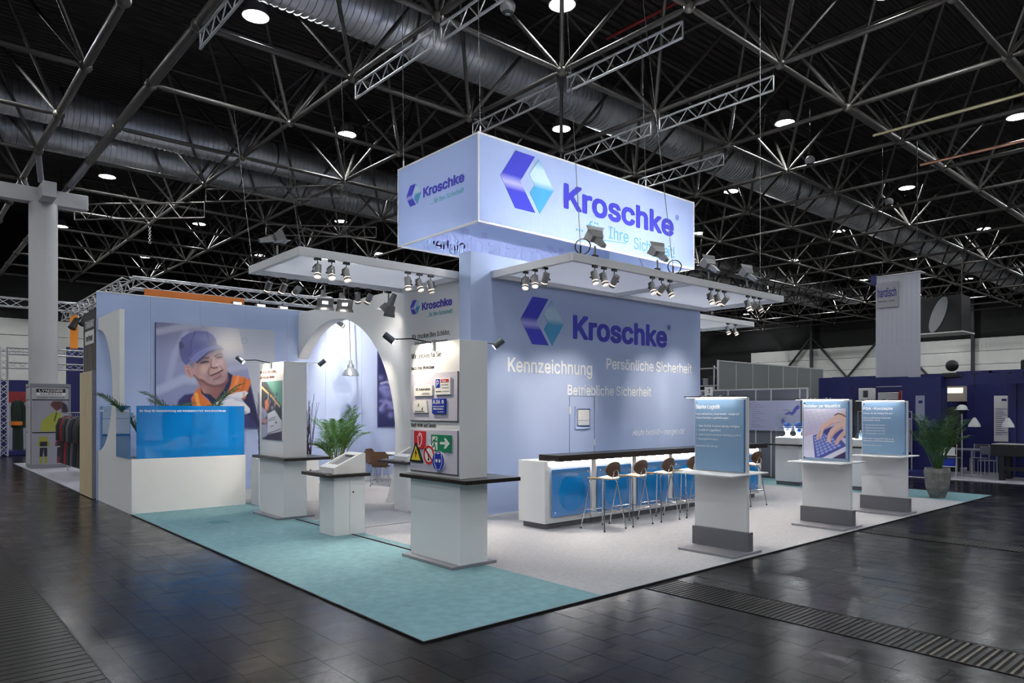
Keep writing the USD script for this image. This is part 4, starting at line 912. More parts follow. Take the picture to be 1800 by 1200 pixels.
obj('body', B().lathe([(0, 0), (.03, 0), (.03, .12), (.012, .15), (.012, .17), (0, .17)], 16), mat('pale_bottle', (.30, .48, .72), .2), bo, smooth=40); obj('cap', B().lathe([(0, .17), (.014, .17), (.014, .19), (0, .19)], 12), SW, bo)

# ================================================================ canopies with spotlights
def canopy(x0, x1, y0, y1, label, cross=()):
    t = thing('light_canopy', label, 'canopy')
    for a in ((x0, x1, y0, y0 + .07), (x0, x1, y1 - .07, y1), (x0, x0 + .07, y0 + .07, y1 - .07), (x1 - .07, x1, y0 + .07, y1 - .07)):
        obj('frame_beam', bx(*a, 4.0, 4.125, c=.004), BEAM, t)
    for x in cross: obj('cross_beam', bx(x - .035, x + .035, y0 + .07, y1 - .07, 4.0, 4.07, c=.003), BEAM, t)
    xs = [x0 + .07, *cross, x1 - .07]
    for a, b in zip(xs[:-1], xs[1:]): obj('ceiling_panel', bx(a, b, y0 + .07, y1 - .07, 4.075, 4.095), CANVAS, t)
    return t
canopy(4.46, 10.66, 2.70, 4.59, 'wide light canopy projecting over the bar from the tall blue wall', (7.55,))
canopy(1.26, 4.19, 5.0, 6.90, 'light canopy projecting over the teal carpet from the white archway wall')
canopy(10.0, 14.12, 5.36, 6.96, 'small far light canopy seen past the right end of the tall blue wall')

def spotlight(x, y, tgt, label, on=1., group=None, side='beam', light=True, cone=26, inten=60., color=(1., .9, .76), z=4.0, L_=.2, r=.052, soft=.5):
    t = thing('spotlight', label, 'spotlight', group=group)
    obj('track_adapter', bx(x - .05, x + .05, y - .02, y + .02, z - .035, z, c=.003), BLACK, t)
    c = np.array([x, y, z - .19]); d, a, u = frame_of(np.array(tgt, float) - c)
    obj('yoke', tb([(x, y, z - .035), (x, y, z - .07), c + a * .066 + [0, 0, .06], c + a * .064], .007, 6), BLACK, t)
    obj('knob', tb([c + a * .055, c + a * .085], .012, 8), BLACK, t)
    hp = obj('housing', tb([c - d * .5 * L_, c - d * .5 * L_, c + d * .24 * L_], [r * .8, r, r], 20), SPOTG, t, smooth=40)
    obj('light_ring', tb([c + d * .24 * L_, c + d * .31 * L_], r * .93, 20), mat('spot_ring', (.9, .8, .7), .4, emit=(1., .62, .4), es=1.6), hp, smooth=40)
    obj('snoot', tb([c + d * .31 * L_, c + d * .5 * L_], r, 20, cap=False), SPOTG, hp, smooth=40)
    obj('lens', tb([c + d * .40 * L_, c + d * .42 * L_], r * .9, 20), LENS, hp)
    if light: aim_light(t, c + d * (.52 * L_ + .01), tgt, inten * on * SPOT_K, cone, color, .012, soft)
    return t
def flood(x, y, z, tgt, label, inten=300., up=True, color=(.97, .98, 1.), cone=60, light=True, group=None, lens=1.):
    t = thing('floodlight', label, 'floodlight', group=group)
    s = 1 if up else -1
    c = np.array([x, y, z + s * .30]); d, a, u = frame_of(np.array(tgt, float) - c)
    obj('clamp', bx(x - .05, x + .05, y - .03, y + .03, z, z + s * .035, c=.004), BLACK, t)
    obj('stand', tb([(x, y, z + s * .03), (x, y, z + s * .17)], .016, 10), SPOTG, t)
    R = lambda p: np.stack([c + d * q[0] + a * q[1] + u * q[2] for q in p])
    h = trimesh.convex.convex_hull(R([(-.06, sy * .10, sz * .055) for sy in (-1, 1) for sz in (-1, 1)] + [(.07, sy * .14, sz * .085) for sy in (-1, 1) for sz in (-1, 1)]))
    hp = obj('housing', h, SPOTG, t)
    g = trimesh.convex.convex_hull(R([(-.06, sy * .05, sz * .045) for sy in (-1, 1) for sz in (-1, 1)] + [(-.28, sy * .035, -.03 + sz * .03) for sy in (-1, 1) for sz in (-1, 1)]))
    obj('gear_box', g, SPOTG, t)
    for k in (-1, 1):
        q = R([(.07, -.15, k * .088), (.07, .15, k * .088), (.13, .16, k * .115), (.13, -.16, k * .115)])
        n_ = u * .003
        obj('barn_door', B().add(np.vstack([q, q + n_]), [[0, 1, 2, 3], [7, 6, 5, 4], [0, 4, 5, 1], [1, 5, 6, 2], [2, 6, 7, 3], [3, 7, 4, 0]]), SPOTG, hp)
    f_ = R([(.072, -.125 * lens, -.07 * lens), (.072, .125 * lens, -.07 * lens), (.072, .125 * lens, .07 * lens), (.072, -.125 * lens, .07 * lens)])
    obj('front_glass', B().add(f_, [[0, 1, 2, 3]]), FLENS, hp)
    if light: aim_light(t, c + d * .10, tgt, inten * FLOOD_K, cone, color, .02, .6)
    return t
GS = 'spotlights under the light canopies'
pos = ['left', 'middle', 'right']
def triple(pts, tgts, where, **kw):
    for (x, y), tg, n in zip(pts, tgts, pos): spotlight(x, y, tg, f'{n} grey spotlight of the three {where}', **(dict(cone=24, inten=58., soft=1.) if tg[1] > 4.3 else kw))
Yf = 2.735
triple([(4.97, Yf), (5.18, Yf), (5.42, Yf)], [(4.6, 1.5, 0), (5.1, 1.2, 0), (5.8, 4.5, 1.9)], 'at the left end of the bar canopy')
triple([(6.38, Yf), (6.62, Yf), (6.86, Yf)], [(6.0, 1.2, 0), (6.3, 4.5, 2.0), (7.2, 1.0, 0)], 'under the bar canopy, second trio')
triple([(8.08, Yf), (8.3, Yf), (8.52, Yf)], [(7.6, 1.0, 0), (8.0, 1.2, 0), (8.7, 4.5, 2.1)], 'under the bar canopy, third trio')
triple([(9.34, Yf), (9.55, Yf), (9.77, Yf)], [(9.2, 1.1, 0), (9.6, 4.5, 2.3), (10.6, .9, 0)], 'at the right end of the bar canopy')
triple([(4.495, 3.78), (4.495, 3.56), (4.495, 3.33)], [(3.1, 2.6, 0), (3.3, 2.2, 0), (4.9, 4.5, 1.9)], 'on the short side beam next to the tall pillar')
triple([(1.56, 5.035), (1.78, 5.035), (2.02, 5.035)], [(.7, 3.6, 0), (1.0, 2.9, 0), (1.9, 3.2, .0)], 'at the front left of the left canopy', cone=18, inten=85.)
triple([(3.10, 5.035), (3.32, 5.035), (3.54, 5.035)], [(2.8, 4.0, 0), (3.5, 3.2, 0), (4.1, 4.4, .2)], 'at the front right of the left canopy', cone=20, inten=75.)
triple([(1.57, 6.865), (1.82, 6.865), (2.06, 6.865)], [(1.2, 8.8, .6), (.9, 9., .4), (2.1, 11.4, 2.2)], 'at the rear left of the left canopy')
spotlight(3.22, 6.865, (4.1, 8.2, 1.2), 'grey spotlight right of the two glaring floodlights under the left canopy')
spotlight(3.44, 6.865, (2.6, 9., 0.), 'grey spotlight left of the square floodlight in front of the archway')
triple([(10.6, 5.395), (12.9, 5.395), (13.25, 5.395)], [(10.4, 3.9, 0), (12.6, 3.6, 0), (13.3, 3.4, .6)], 'under the small far canopy')
GF = 'floodlights on the canopies'
for x, n in ((4.98, 'dark square floodlight on the bar canopy near its left corner'), (6.52, 'dark square floodlight on the bar canopy below the word Sicherheit'), (8.02, 'pale square floodlight on the bar canopy right of the sign box'), (9.31, 'pale square floodlight near the right end of the bar canopy')):
    flood(x, 2.74, 4.125, (x + .3, 4.4, 6.1), n, cone=80)
flood(1.32, 5.9, 4.125, (4.03, 5.6, 5.7), 'square floodlight on the left corner of the left canopy', inten=170.)
flood(2.58, 6.87, 4.0, (1.2, 2.6, .4), 'glaring floodlight under the rear beam of the left canopy, left one', up=False, inten=140., lens=.38)
flood(2.95, 6.87, 4.0, (1.8, 2.2, .6), 'glaring floodlight under the rear beam of the left canopy, right one', up=False, inten=140., lens=.38)
flood(3.86, 6.87, 4.0, (3.0, 9.4, .3), 'square floodlight hanging in front of the archway at the canopy corner', up=False, inten=60.)
flood(11.0, 5.40, 4.125, (6., -.5, 1.5), 'glaring floodlight on top of the small far canopy', inten=150., lens=.5)
flood(12.2, 5.40, 4.125, (9.97, 5.6, 5.6), 'square floodlight on the right part of the small far canopy')
# cables and their coiled slack
for x, y, tx, ty, coil, lb in ((4.66, 2.74, 5.5, 3.95, 1, 'thin steel cable holding the left corner of the bar canopy'), (6.95, 2.74, 7.6, 3.95, 1, 'thin steel cable holding the middle of the bar canopy'), (9.80, 2.74, 9.8, 2.74, 1, 'thin steel cable holding the right end of the bar canopy'),
                     (8.6, 4.4, 8.8, 7.6, 0, 'thin steel cable holding the rear of the bar canopy'), (1.30, 5.06, 3.4, 11.25, 1, 'thin steel cable holding the front left corner of the left canopy'), (1.30, 6.85, 3.9, 14.9, 1, 'thin steel cable holding the rear left corner of the left canopy')):
    t = thing('suspension_cable', lb, 'cable')
    obj('cable', tb([(x, y, 4.125), (x, y, 4.22), (tx, ty, 9.95)], .006, 5), mat('steel_cable', (.2, .2, .2), .35, metal=.9), t)
    obj('shackle', tb([(x, y, 4.125), (x, y, 4.25)], .014, 8), BLACK, t)
    if coil:
        c = np.array([x + .06, y, 4.125 + .125]); k = RT / np.linalg.norm(RT)
        a = np.linspace(0, 4 * np.pi, 44)
        obj('coil', tb([(c[0] + .115 * math.cos(q) * .75, c[1] + .115 * math.cos(q) * -.65 + .02 * q / 12, c[2] + .115 * math.sin(q)) for q in a], .006, 5), BLACK, t)

# ================================================================ hanging sign box
sb = thing('sign_box', 'big hanging light blue fabric sign box with the company name on its sides', 'hanging sign')
SX0, SX1, SY0, SY1, SZ0, SZ1 = 4.03, 9.97, 4.40, 6.80, 4.83, 6.29
def cloth(u0, u1, fixed, axis, n):
    u = np.linspace(u0, u1, n); o = .006 * np.sin(u * 7) * np.sin(u * 2.3) 
    f0 = B(); pts = []
    for z in (SZ0 + .03, SZ1 - .03):
        for uu, oo in zip(u, o * (0 if 1 else 1)): pts.append((uu, fixed + oo, z) if axis == 'y' else (fixed + oo, uu, z))
    return f0.add(np.array(pts), [[k, k + 1, n + k + 1, n + k] for k in range(n - 1)])
for nm in (cloth(SX0, SX1, SY0, 'y', 60), cloth(SY0, SY1, SX0, 'x', 30), cloth(SX0, SX1, SY1, 'y', 60), cloth(SY0, SY1, SX1, 'x', 30)): obj('fabric_panel', nm, SIGNF, sb)
for z in (SZ0, SZ1 - .035):
    for a in ((SX0, SX1, SY0 - .005, SY0 + .03), (SX0, SX1, SY1 - .03, SY1 + .005), (SX0 - .005, SX0 + .03, SY0, SY1), (SX1 - .03, SX1 + .005, SY0, SY1)): obj('frame_rail', bx(*a, z, z + .035, c=.004), BEAM, sb)
for x in (SX0, SX1):
    for y in (SY0, SY1): obj('corner_post', bx(x - .012, x + .012, y - .012, y + .012, SZ0, SZ1), BEAM, sb)
T = faceY(0, SY0 - .002, 0)
logo(sb, T, 4.49, 5.20, .97, 0)
obj('lettering', text('Kroschke', .41, T, 3.27, True, at=(5.98, 5.44), fat=.022), LBLUE, sb)
obj('registered_mark', B().poly(Point(9.37, 5.85).buffer(.055).difference(Point(9.37, 5.85).buffer(.047)), .004, T), LBLUE, sb)
obj('lettering', text('R', .055, T, at=(9.352, 5.823)), LBLUE, sb)
for s_, x, w, z, c in (('...', 6.30, .18, 5.07, .22), ('für', 6.62, .45, 5.07, .23), ('Ihre', 7.2, .58, 5.07, .23), ('Sicherheit!', 7.95, 1.32, 4.98, .23)): obj('lettering', text(s_, c, T, w, at=(x, z)), TAGT, sb)
obj('underline', B().poly(Polygon([(7.05, 5.0), (7.7, 5.04), (7.7, 5.055), (7.05, 5.015)]), .004, T), TAGT, sb)
T = faceX(SX0 - .002, 0, 0)
logo(sb, T, -6.52, 5.50, .38, 0)
obj('lettering', text('Kroschke', .155, T, 1.2, True, at=(-5.97, 5.58), fat=.022), LBLUE, sb)
obj('lettering', text('... für Ihre Sicherheit!', .08, T, .95, at=(-5.74, 5.40)), LOGOT, sb)
SHOW = mat('ink_showing_through', (.36, .42, .74), .8); SHOW2 = mat('pale_ink_showing_through', (.40, .55, .80), .8)
Tm = lambda p: np.stack([9.6 - p[:, 0] * 1., SY1 - .003 - p[:, 2], 4.98 + p[:, 1]], 1)
obj('lettering', text('Kroschke', .45, Tm, 3.6, True, at=(1.2, .0), fat=.022), SHOW, sb)
Tm2 = lambda p: np.stack([9.6 - p[:, 0], SY1 - .003 - p[:, 2], 4.92 + p[:, 1]], 1)
obj('lettering', text('Sicherheit!', .22, Tm2, 1.4, at=(4.0, .0)), SHOW2, sb)
for x, y, lb in ((SX0 + .12, SY0 + .1, 'short shackle and cable above the front corner of the hanging sign'), (8.35, SY0 + .02, 'cable above the right part of the hanging sign front'), (SX0 + .05, SY1 - .1, 'cable above the left rear corner of the hanging sign')):
    t = thing('suspension_cable', lb, 'cable')
    obj('cable', tb([(x, y, SZ1), (x + .1, y + .2, 9.5)], .006, 5), MATS['steel_cable'], t); obj('shackle', tb([(x, y, SZ1), (x, y, SZ1 + .14)], .016, 8), ALU, t)

# ================================================================ meeting room behind the archway
pd = thing('pendant_lamp', 'grey metal pendant lamp hanging inside the archway', 'pendant lamp', (5.2, 10.8, 0))
obj('shade', B().lathe([(.035, 2.99), (.045, 2.90), (.075, 2.88), (.085, 2.80), (.15, 2.74), (.19, 2.66), (.205, 2.62), (.195, 2.62), (.14, 2.735), (.07, 2.80), (0, 2.84)], 32), mat('pendant_grey', (.17, .20, .24), .4, metal=.5), pd, smooth=40)
obj('bulb', B().ball((0, 0, 2.68), .055, 2), GLOWW, pd, smooth=True)
obj('cord', tb([(0, 0, 2.97), (0, .45, 9.95)], .009, 6), BLACK, pd)
tbl = thing('meeting_table', 'white topped meeting table inside the archway', 'table', (6.58, 10.45, 0))
obj('top', bx(-.6, .6, -.4, .4, .715, .745, c=.005), WHITE, tbl)
obj('frame', B().box(-.5, .5, -.32, -.28, .66, .715).box(-.5, .5, .28, .32, .66, .715), BLACK, tbl)
for sx in (-1, 1):
    for sy in (-1, 1): obj('leg', tb([(sx * .52, sy * .33, .715), (sx * .52, sy * .33, .012)], .02, 10), CHROME, tbl)
def chair(loc, rz, label):
    t = thing('dining_chair', label, 'chair', loc, rz)
    u = np.linspace(-1, 1, 11); sv = []
    prof = [(.22, .455), (.18, .462), (.08, .45), (-.06, .447), (-.15, .47), (-.20, .53), (-.225, .62), (-.25, .72), (-.27, .82)]
    wd = [.18, .21, .22, .21, .19, .19, .21, .20, .12]
    for (x, z), w in zip(prof, wd):
        for a in u: sv.append((x + .03 * a * a * (z > .5), a * w, z + .02 * a * a * (z < .5)))
    sv = np.array(sv); n = 11
    f = [[i * n + j, i * n + j + 1, (i + 1) * n + j + 1, (i + 1) * n + j] for i in range(len(prof) - 1) for j in range(n - 1)]
    q = len(sv); nrm = np.tile([0, 0, -.012], (q, 1)); nrm[5 * n:] = [-.012, 0, -.003]
    obj('seat_shell', B().add(np.vstack([sv, sv + nrm]), f + [[q + a for a in r[::-1]] for r in f]), WALNUT, t, smooth=40)
    for sx in (-1, 1):
        for sy in (-1, 1): 
            lg = obj('leg', tb([(sx * .08, sy * .1, .44), (sx * .15, sy * .17, .425), (sx * .21, sy * .22, .02)], .009, 8), CHROME, t, smooth=50)
            obj('foot_cap', tb([(sx * .209, sy * .219, .03), (sx * .211, sy * .221, .012)], .013, 8), BLACK, lg)
    return t
c0 = chair((5.62, 10.12, 0), 55, 'walnut shell chair inside the archway turned away from the camera')
copy_of(c0, 'dining_chair', (6.05, 11.05, 0), -70, 'walnut shell chair behind the meeting table against the blue wall')

for k, (y, tg, n) in enumerate(((6.2, (6.0, 11.4, 2.2), 'nearest'), (8.2, (7.2, 10.6, .4), 'middle'), (10.2, (8.6, 11.4, 1.6), 'farthest'))):
    spotlight(4.62, y, tg, f'{n} grey spotlight on the room side of the archway wall', cone=75, inten=70., z=3.95)
tag(obj('light_rail', bx(4.452, 4.66, 5.5, 11., 3.95, 4.0), BEAM), 'lamp rail along the room side of the archway wall', 'rail')
aim_light(pd, (5.2, 10.8, 2.58), (5.2, 10.8, 0), 12., 130, (1., .93, .82), .05, .5)
# ================================================================ neighbouring stands on the right
GREYP = mat('grey_partition', (.14, .15, .19), .6); GREYP2 = mat('green_grey_partition', (.20, .215, .215), .6)
def partition(name, label, pts, h, m, axis, top=True, fixed=0.):
    t = thing(name, label, 'partition wall')
    for a, b in zip(pts[:-1], pts[1:]):
        g_ = (fixed, fixed + .03, a + .02, b - .02) if axis == 'y' else (a + .02, b - .02, fixed, fixed + .03)
        obj('panel', bx(*g_, 0.01, h - .04), m, t)
    for a in pts:
        g_ = (fixed - .012, fixed + .042, a - .022, a + .022) if axis == 'y' else (a - .022, a + .022, fixed - .012, fixed + .042)
        obj('post', bx(*g_, 0, h, c=.004), ALU, t)
    g_ = (fixed - .01, fixed + .04, pts[0], pts[-1]) if axis == 'y' else (pts[0], pts[-1], fixed - .01, fixed + .04)
    obj('top_rail', bx(*g_, h - .045, h - .002, c=.003), ALU, t)
    return t
partition('partition_wall', 'low grey partition carrying the pale map poster at the right rear', [4.2, 4.4, 5.2, 5.65, 6.5, 7.4, 8.3], 2.38, GREYP, 'y', fixed=14.7)
partition('partition_wall', 'taller green grey partition rising behind the map poster', [15.3, 16.25, 17.2, 18.15, 19.1, 20.05, 21.0, 21.95], 3.27, GREYP2, 'x', fixed=7.2)
mpst = thing('map_poster', 'pale wide poster with a violet map hung on the low grey partition', 'poster')
obj('board', bx(14.62, 14.65, 4.36, 6.55, 1.24, 2.05), mat('map_paper', (.46, .48, .62), .6), mpst)
p = Paint(2.19, .81, 150, 60, (178, 180, 212))
for k in range(6): p.line([(.28, .93 - k * .035), (.36, .93 - k * .035)], .008, (110, 112, 150), .7)
for k in range(12): p.line([(.38, .94 - k * .075), (.38 + .06 + .05 * ((k * 7) % 3), .94 - k * .075)], .009, (118, 120, 156), .7)
for c_ in ([(.86, .62), (.90, .62), (.93, .75), (.97, .85), (1, .80), (.99, .72), (.97, .70), (.95, .62), (.91, .50), (.86, .55)], [(.76, .35), (.80, .45), (.81, .30), (.78, .22)], [(.80, .55), (.84, .60), (.88, .66), (.86, .52)]): p.poly(c_, (84, 88, 176), .02)
p.line([(.75, .1), (.8, .1)], .01, (90, 92, 130), .8).line([(.80, .68), (.86, .68)], .01, (90, 92, 130), .8)
p.put('print', faceX(14.618, 6.55, 1.24), mpst)
t = thing('stand_sign', 'small white sign reading 3 E at the edge of the tall blue wall', 'sign')
obj('board', bx(14.66, 14.69, 6.99, 7.25, 1.9, 2.46), SW, t); obj('lettering', text('3', .11, faceX(14.659, 0, 0), .07, True, d=.002, at=(-7.13, 2.28)), TXTG, t); obj('lettering', text('E', .11, faceX(14.659, 0, 0), .07, True, d=.002, at=(-7.13, 2.08)), TXTG, t)
t = thing('shelf_rack', 'open metal rack with dark goods seen past the edge of the tall blue wall', 'rack')
for y in (7.3, 8.05, 8.8): obj('post', bx(16.4, 16.44, y, y + .04, 0, 3.2), ALU, t)
for z in (.5, 1.2, 1.9, 2.55, 3.1): obj('shelf', bx(16.4, 16.9, 7.3, 8.84, z, z + .03), ALU, t)
r_ = np.random.default_rng(8)
for z in (1.93, 2.58):
    for k in range(6):
        y = 7.36 + k * .24; obj('goods', bx(16.45, 16.8, y, y + .2, z, z + r_.uniform(.15, .45), c=.02), [BLACK, mat('goods_grey', (.2, .2, .22), .6), NAVY][k % 3], t)

# navy stand
obj('carpet', bx(17.35, 30, -8, 6.6, 0, .012), GREYC2, None, label='grey carpet of the navy blue stand across the aisle', cat='carpet')
NAVYF = mat('navy_fascia', (.012, .015, .115), .45)
def nthing(name, label, cat, boxes, m=NAVYF, part='panel'):
    t = thing(name, label, cat)
    for b in boxes: obj(part, bx(*b[:4], max(b[4], .012), b[5]), m, t)
    return t
nthing('stand_wall', 'navy wall block at the left end of the navy stand', 'wall', [(19.0, 19.2, 4.95, 5.95, 0, 2.8)])
nthing('stand_wall', 'navy rear wall of the navy stand behind the palm', 'wall', [(22.0, 22.1, -6, 1.8, 0, 2.95), (22.0, 22.1, 1.82, 6.9, 0, 2.95)])
nthing('stand_fascia', 'navy fascia beam over the opening of the navy stand', 'fascia', [(19.0, 19.15, 3.36, 4.94, 2.5, 2.76), (18.9, 19.05, .2, 2.3, 2.48, 2.68)])
nthing('stand_tower', 'navy square tower in the middle of the navy stand', 'wall', [(18.6, 19.1, 2.35, 3.35, 0, 2.72)])
nthing('stand_wall', 'ribbed navy wall at the right edge of the view', 'wall', [(19.3 + .05 * (k % 2), 19.4 + .05 * (k % 2), .9 - .12 * (k + 1), .9 - .12 * k, 0, 2.7) for k in range(9)], part='rib')
nthing('stand_wall', 'flat navy wall behind the white price list', 'wall', [(20.6, 20.7, 1.1, 2.3, .012, 2.75)])
cb = nthing('cabinet', 'dark grey cabinet block in the opening of the navy stand', 'cabinet', [(20.5, 21.2, 3.6, 5.5, 0, 2.1), (20.45, 20.5, 3.62, 4.5, .1, 2.05), (20.45, 20.5, 4.52, 5.48, .1, 2.05)], mat('dark_cabinet', (.06, .06, .065), .5), 'door')
t = thing('paper_box', 'white box with dark emblem on top of the dark cabinet', 'box'); obj('carton', bx(20.6, 20.9, 4.98, 5.4, 2.1, 2.5, c=.01), SW, t); obj('print', bx(20.595, 20.6, 5.1, 5.25, 2.2, 2.42), TXTG, t)
t = thing('paper_box', 'low pale box on top of the dark cabinet', 'box'); obj('carton', bx(20.6, 20.9, 4.2, 4.8, 2.1, 2.35, c=.01), SW, t)
for k, (m, c_) in enumerate(((SR, 'red'), (SW, 'white'), (SR, 'dark red'), (SW, 'pale'), (SR, 'bright red'))):
    t = thing('binder', f'{c_} binder standing on the dark cabinet, number {k + 1} from the left', 'binder', group='binders on the dark cabinet'); obj('cover', bx(20.6, 20.85, 4.10 - k * .065, 4.16 - k * .065, 2.1, 2.4, c=.005), m, t)
t = thing('price_list', 'tall white price list on the flat navy wall', 'poster'); obj('sheet', bx(20.57, 20.6, 1.28, 1.62, .9, 2.2), SW, t)
lb_ = B()
for k in range(14): lb_.box(20.565, 20.57, 1.58, 1.58 - .16 - .12 * ((k * 5) % 3) / 2, 1.1 + k * .055, 1.112 + k * .055)
obj('text_lines', lb_, TXTN, t); obj('mark', bx(20.565, 20.57, 1.31, 1.43, 2.05, 2.11), NAVYF, t)
t = thing('price_list', 'narrow pale poster on the navy tower behind the palm', 'poster'); obj('sheet', bx(18.57, 18.6, 2.75, 2.98, 1.5, 2.2), mat('pale_poster', (.30, .33, .45), .6), t); obj('mark', bx(18.565, 18.57, 2.80, 2.9, 1.98, 2.06), NAVYF, t)
for y, n in ((1.35, 'left'), (.62, 'right')):
    t = thing('pendant_lamp', f'small white pendant lamp in the navy stand, {n} one', 'pendant lamp', (17.9, y, 0))
    obj('shade', B().lathe([(.03, 1.6), (.06, 1.55), (.13, 1.42), (.14, 1.36), (.13, 1.36), (.05, 1.53), (0, 1.55)], 20), mat('white_shade', (.5, .5, .52), .4), t, smooth=40); obj('cord', tb([(0, 0, 1.6), (0, 0, 2.7)], .006, 5), BLACK, t)
    obj('canopy', bx(-.05, .05, -.05, .05, 2.7, 2.74), BLACK, t)
    tag(obj('cable_beam', bx(17.85, 17.95, y - .4, y + .4, 2.74, 2.8), NAVYF), f'navy beam carrying the {n} small white pendant lamp', 'beam')
ft = thing('football_table', 'black table football table at the right edge of the view', 'game table', (18.1, -.35, 0))
obj('box', bx(0, .75, -.6, 1.4, .62, .92, c=.01), BLACK, ft)
for y in (-.45, .25, 1.1):
    for x in (.0, .62): obj('leg', bx(x, x + .12, y, y + .12, .012, .62, c=.006), BLACK, ft)
obj('stretcher', bx(.02, .1, .35, 1.12, .26, .36), BLACK, ft)
for k in range(6): obj('rod', tb([(-.25, -.4 + k * .3, .86), (.95, -.4 + k * .3, .86)], .008, 6), CHROME, ft); obj('handle', tb([(-.36, -.4 + k * .3, .86), (-.25, -.4 + k * .3, .86)], .016, 8), BLACK, ft)
obj('rim', bx(.02, .73, -.58, 1.38, .92, .935), ALU, ft)
def cafe_table(x, y, label):
    t = thing('cafe_table', label, 'table', (x, y, 0)); obj('top', B().lathe([(0, .70), (.4, .70), (.4, .73), (0, .73)], 24), mat('grey_table', (.16, .17, .22), .4), t); obj('post', tb([(0, 0, .03), (0, 0, .7)], .03, 10), ALU, t); obj('foot', B().lathe([(0, .012), (.25, .012), (.24, .03), (0, .035)], 20), ALU, t)
def cafe_chair(x, y, rz, label):
    t = thing('cafe_chair', label, 'chair', (x, y, 0), rz); m = mat('pale_chair', (.14, .15, .21), .5)
    obj('seat', bx(-.2, .2, -.2, .2, .44, .465, c=.01), m, t); obj('backrest', bx(-.22, -.2, -.2, .2, .62, .84, c=.008), m, t)
    for sx in (-1, 1):
        for sy in (-1, 1): obj('leg', tb([(sx * .19, sy * .18, .012), (sx * .19, sy * .18, .44 if sx > 0 else .84)], .012, 6), ALU, t)
cafe_table(19.1, 1.75, 'grey cafe table in the navy stand left of the table football'); cafe_table(19.95, .85, 'grey cafe table farther back in the navy stand')
for x, y, rz, n in ((18.78, 1.3, 25, 'nearest the aisle'), (19.36, 2.32, -90, 'beside the navy tower'), (19.75, 1.75, 180, 'between the two cafe tables'), (19.75, .2, 90, 'behind the table football'), (20.5, .7, 180, 'against the rear wall')): cafe_chair(x, y, rz, f'pale cafe chair in the navy stand, {n}')
rk = thing('clothes_rail', 'metal clothes rail right of the farthest display board', 'clothes rail')
obj('rail', tb([(18.2, 2.95, .1), (18.2, 2.95, 1.75), (18.2, 4.4, 1.75), (18.2, 4.4, .1)], .016, 8), ALU, rk); obj('platform', bx(17.6, 18.55, 2.4, 4.7, .012, .13), NAVYF, rk)
def jacket(loc, rz, m, label, h=1.0, sleeve=.7, group=None):
    t = thing('jacket', label, 'jacket', loc, rz, group=group)
    pr = [(.09, .02, h), (.2, .07, h - .06), (.23, .10, h - .25), (.21, .10, h - .55), (.24, .11, .02), (.23, .10, 0)]
    a = np.arange(14) * 2 * np.pi / 14
    v = np.vstack([np.column_stack([dp * np.cos(a) + .01 * np.sin(5 * a + k), w * np.sin(a), np.full(14, z)]) for k, (w, dp, z) in enumerate(pr)])
    obj('body', B().add(v, [[i * 14 + j, i * 14 + (j + 1) % 14, (i + 1) * 14 + (j + 1) % 14, (i + 1) * 14 + j] for i in range(len(pr) - 1) for j in range(14)]), m, t, smooth=60)
    for s in (-1, 1): obj('sleeve', tb([(0, s * .18, h - .08), (.02, s * .26, h - .3), (.03, s * .27, h - sleeve)], [.07, .065, .05], 10), m, t, smooth=60)
    obj('hanger', tb([(0, 0, h - .02), (0, 0, h + .06), (.03, 0, h + .09)], .005, 5), CHROME, t)
    return t
for k, (m, n) in enumerate(((mat('coat_pale', (.30, .31, .46), .8), 'pale lilac'), (mat('coat_blue', (.12, .19, .38), .8), 'light blue'), (mat('coat_pale', (.3, .31, .46), .8), 'lilac grey'), (mat('coat_navy', (.02, .03, .12), .8), 'dark navy'))):
    jacket((18.2, 3.1 + k * .33, .62), 90, m, f'{n} work coat on the rail right of the farthest display board')
hs = thing('helmet_stand', 'pole stand with a white safety helmet behind the palm', 'stand', (18.3, 1.75, 0)); obj('pole', tb([(0, 0, .03), (0, 0, 1.75)], .015, 8), ALU, hs); obj('foot', B().lathe([(0, .012), (.2, .012), (.2, .03), (0, .03)], 16), ALU, hs); obj('head', B().ball((0, 0, 1.77), .08, 2), BLACK, hs, smooth=True)
hm = thing('safety_helmet', 'white safety helmet on the pole stand behind the palm', 'helmet', (18.3, 1.75, 1.80)); obj('shell', B().lathe([(.13, 0), (.125, .04), (.11, .09), (.06, .13), (0, .14)], 20), SW, hm, smooth=60); obj('brim', B().lathe([(.12, .0), (.165, -.005), (.165, .003), (.12, .012)], 20), SW, hm)
bk = thing('brochure_stand', 'small white brochure stand with blue leaflets beside the stone planter', 'stand', (17.8, 1.95, 0)); obj('frame', B().tube([(0, -.2, .012), (.1, -.2, .9)], .012, 6).tube([(0, .2, .012), (.1, .2, .9)], .012, 6), ALU, bk)
for z in (.3, .6): obj('tray', bx(-.02, .12, -.2, .2, z, z + .02), SW, bk); obj('leaflet', bx(.02, .03, -.18, .18, z + .02, z + .22), [SB, SW][z > .5], bk)
dj = thing('dark_suit', 'dark work suit hanging in the doorway of the navy stand', 'clothing', (20.2, 2.55, .012)); obj('body', B().lathe([(0, 0), (.18, 0), (.2, .7), (.24, 1.4), (.2, 1.7), (.07, 1.85), (0, 1.88)], 16), mat('suit_dark', (.015, .015, .02), .8), dj, smooth=60)
t = thing('lit_box', 'pale lit display box high in the doorway of the navy stand', 'display box'); obj('case', bx(20.75, 22.0, 2.4, 2.95, 2.05, 2.5), mat('warm_paper', (.6, .5, .4), .6), t); obj('front', bx(20.74, 20.75, 2.45, 2.9, 2.3, 2.45), mat('lit_front', (.8, .8, .8), .5, emit=(1, .9, .75), es=.9), t)
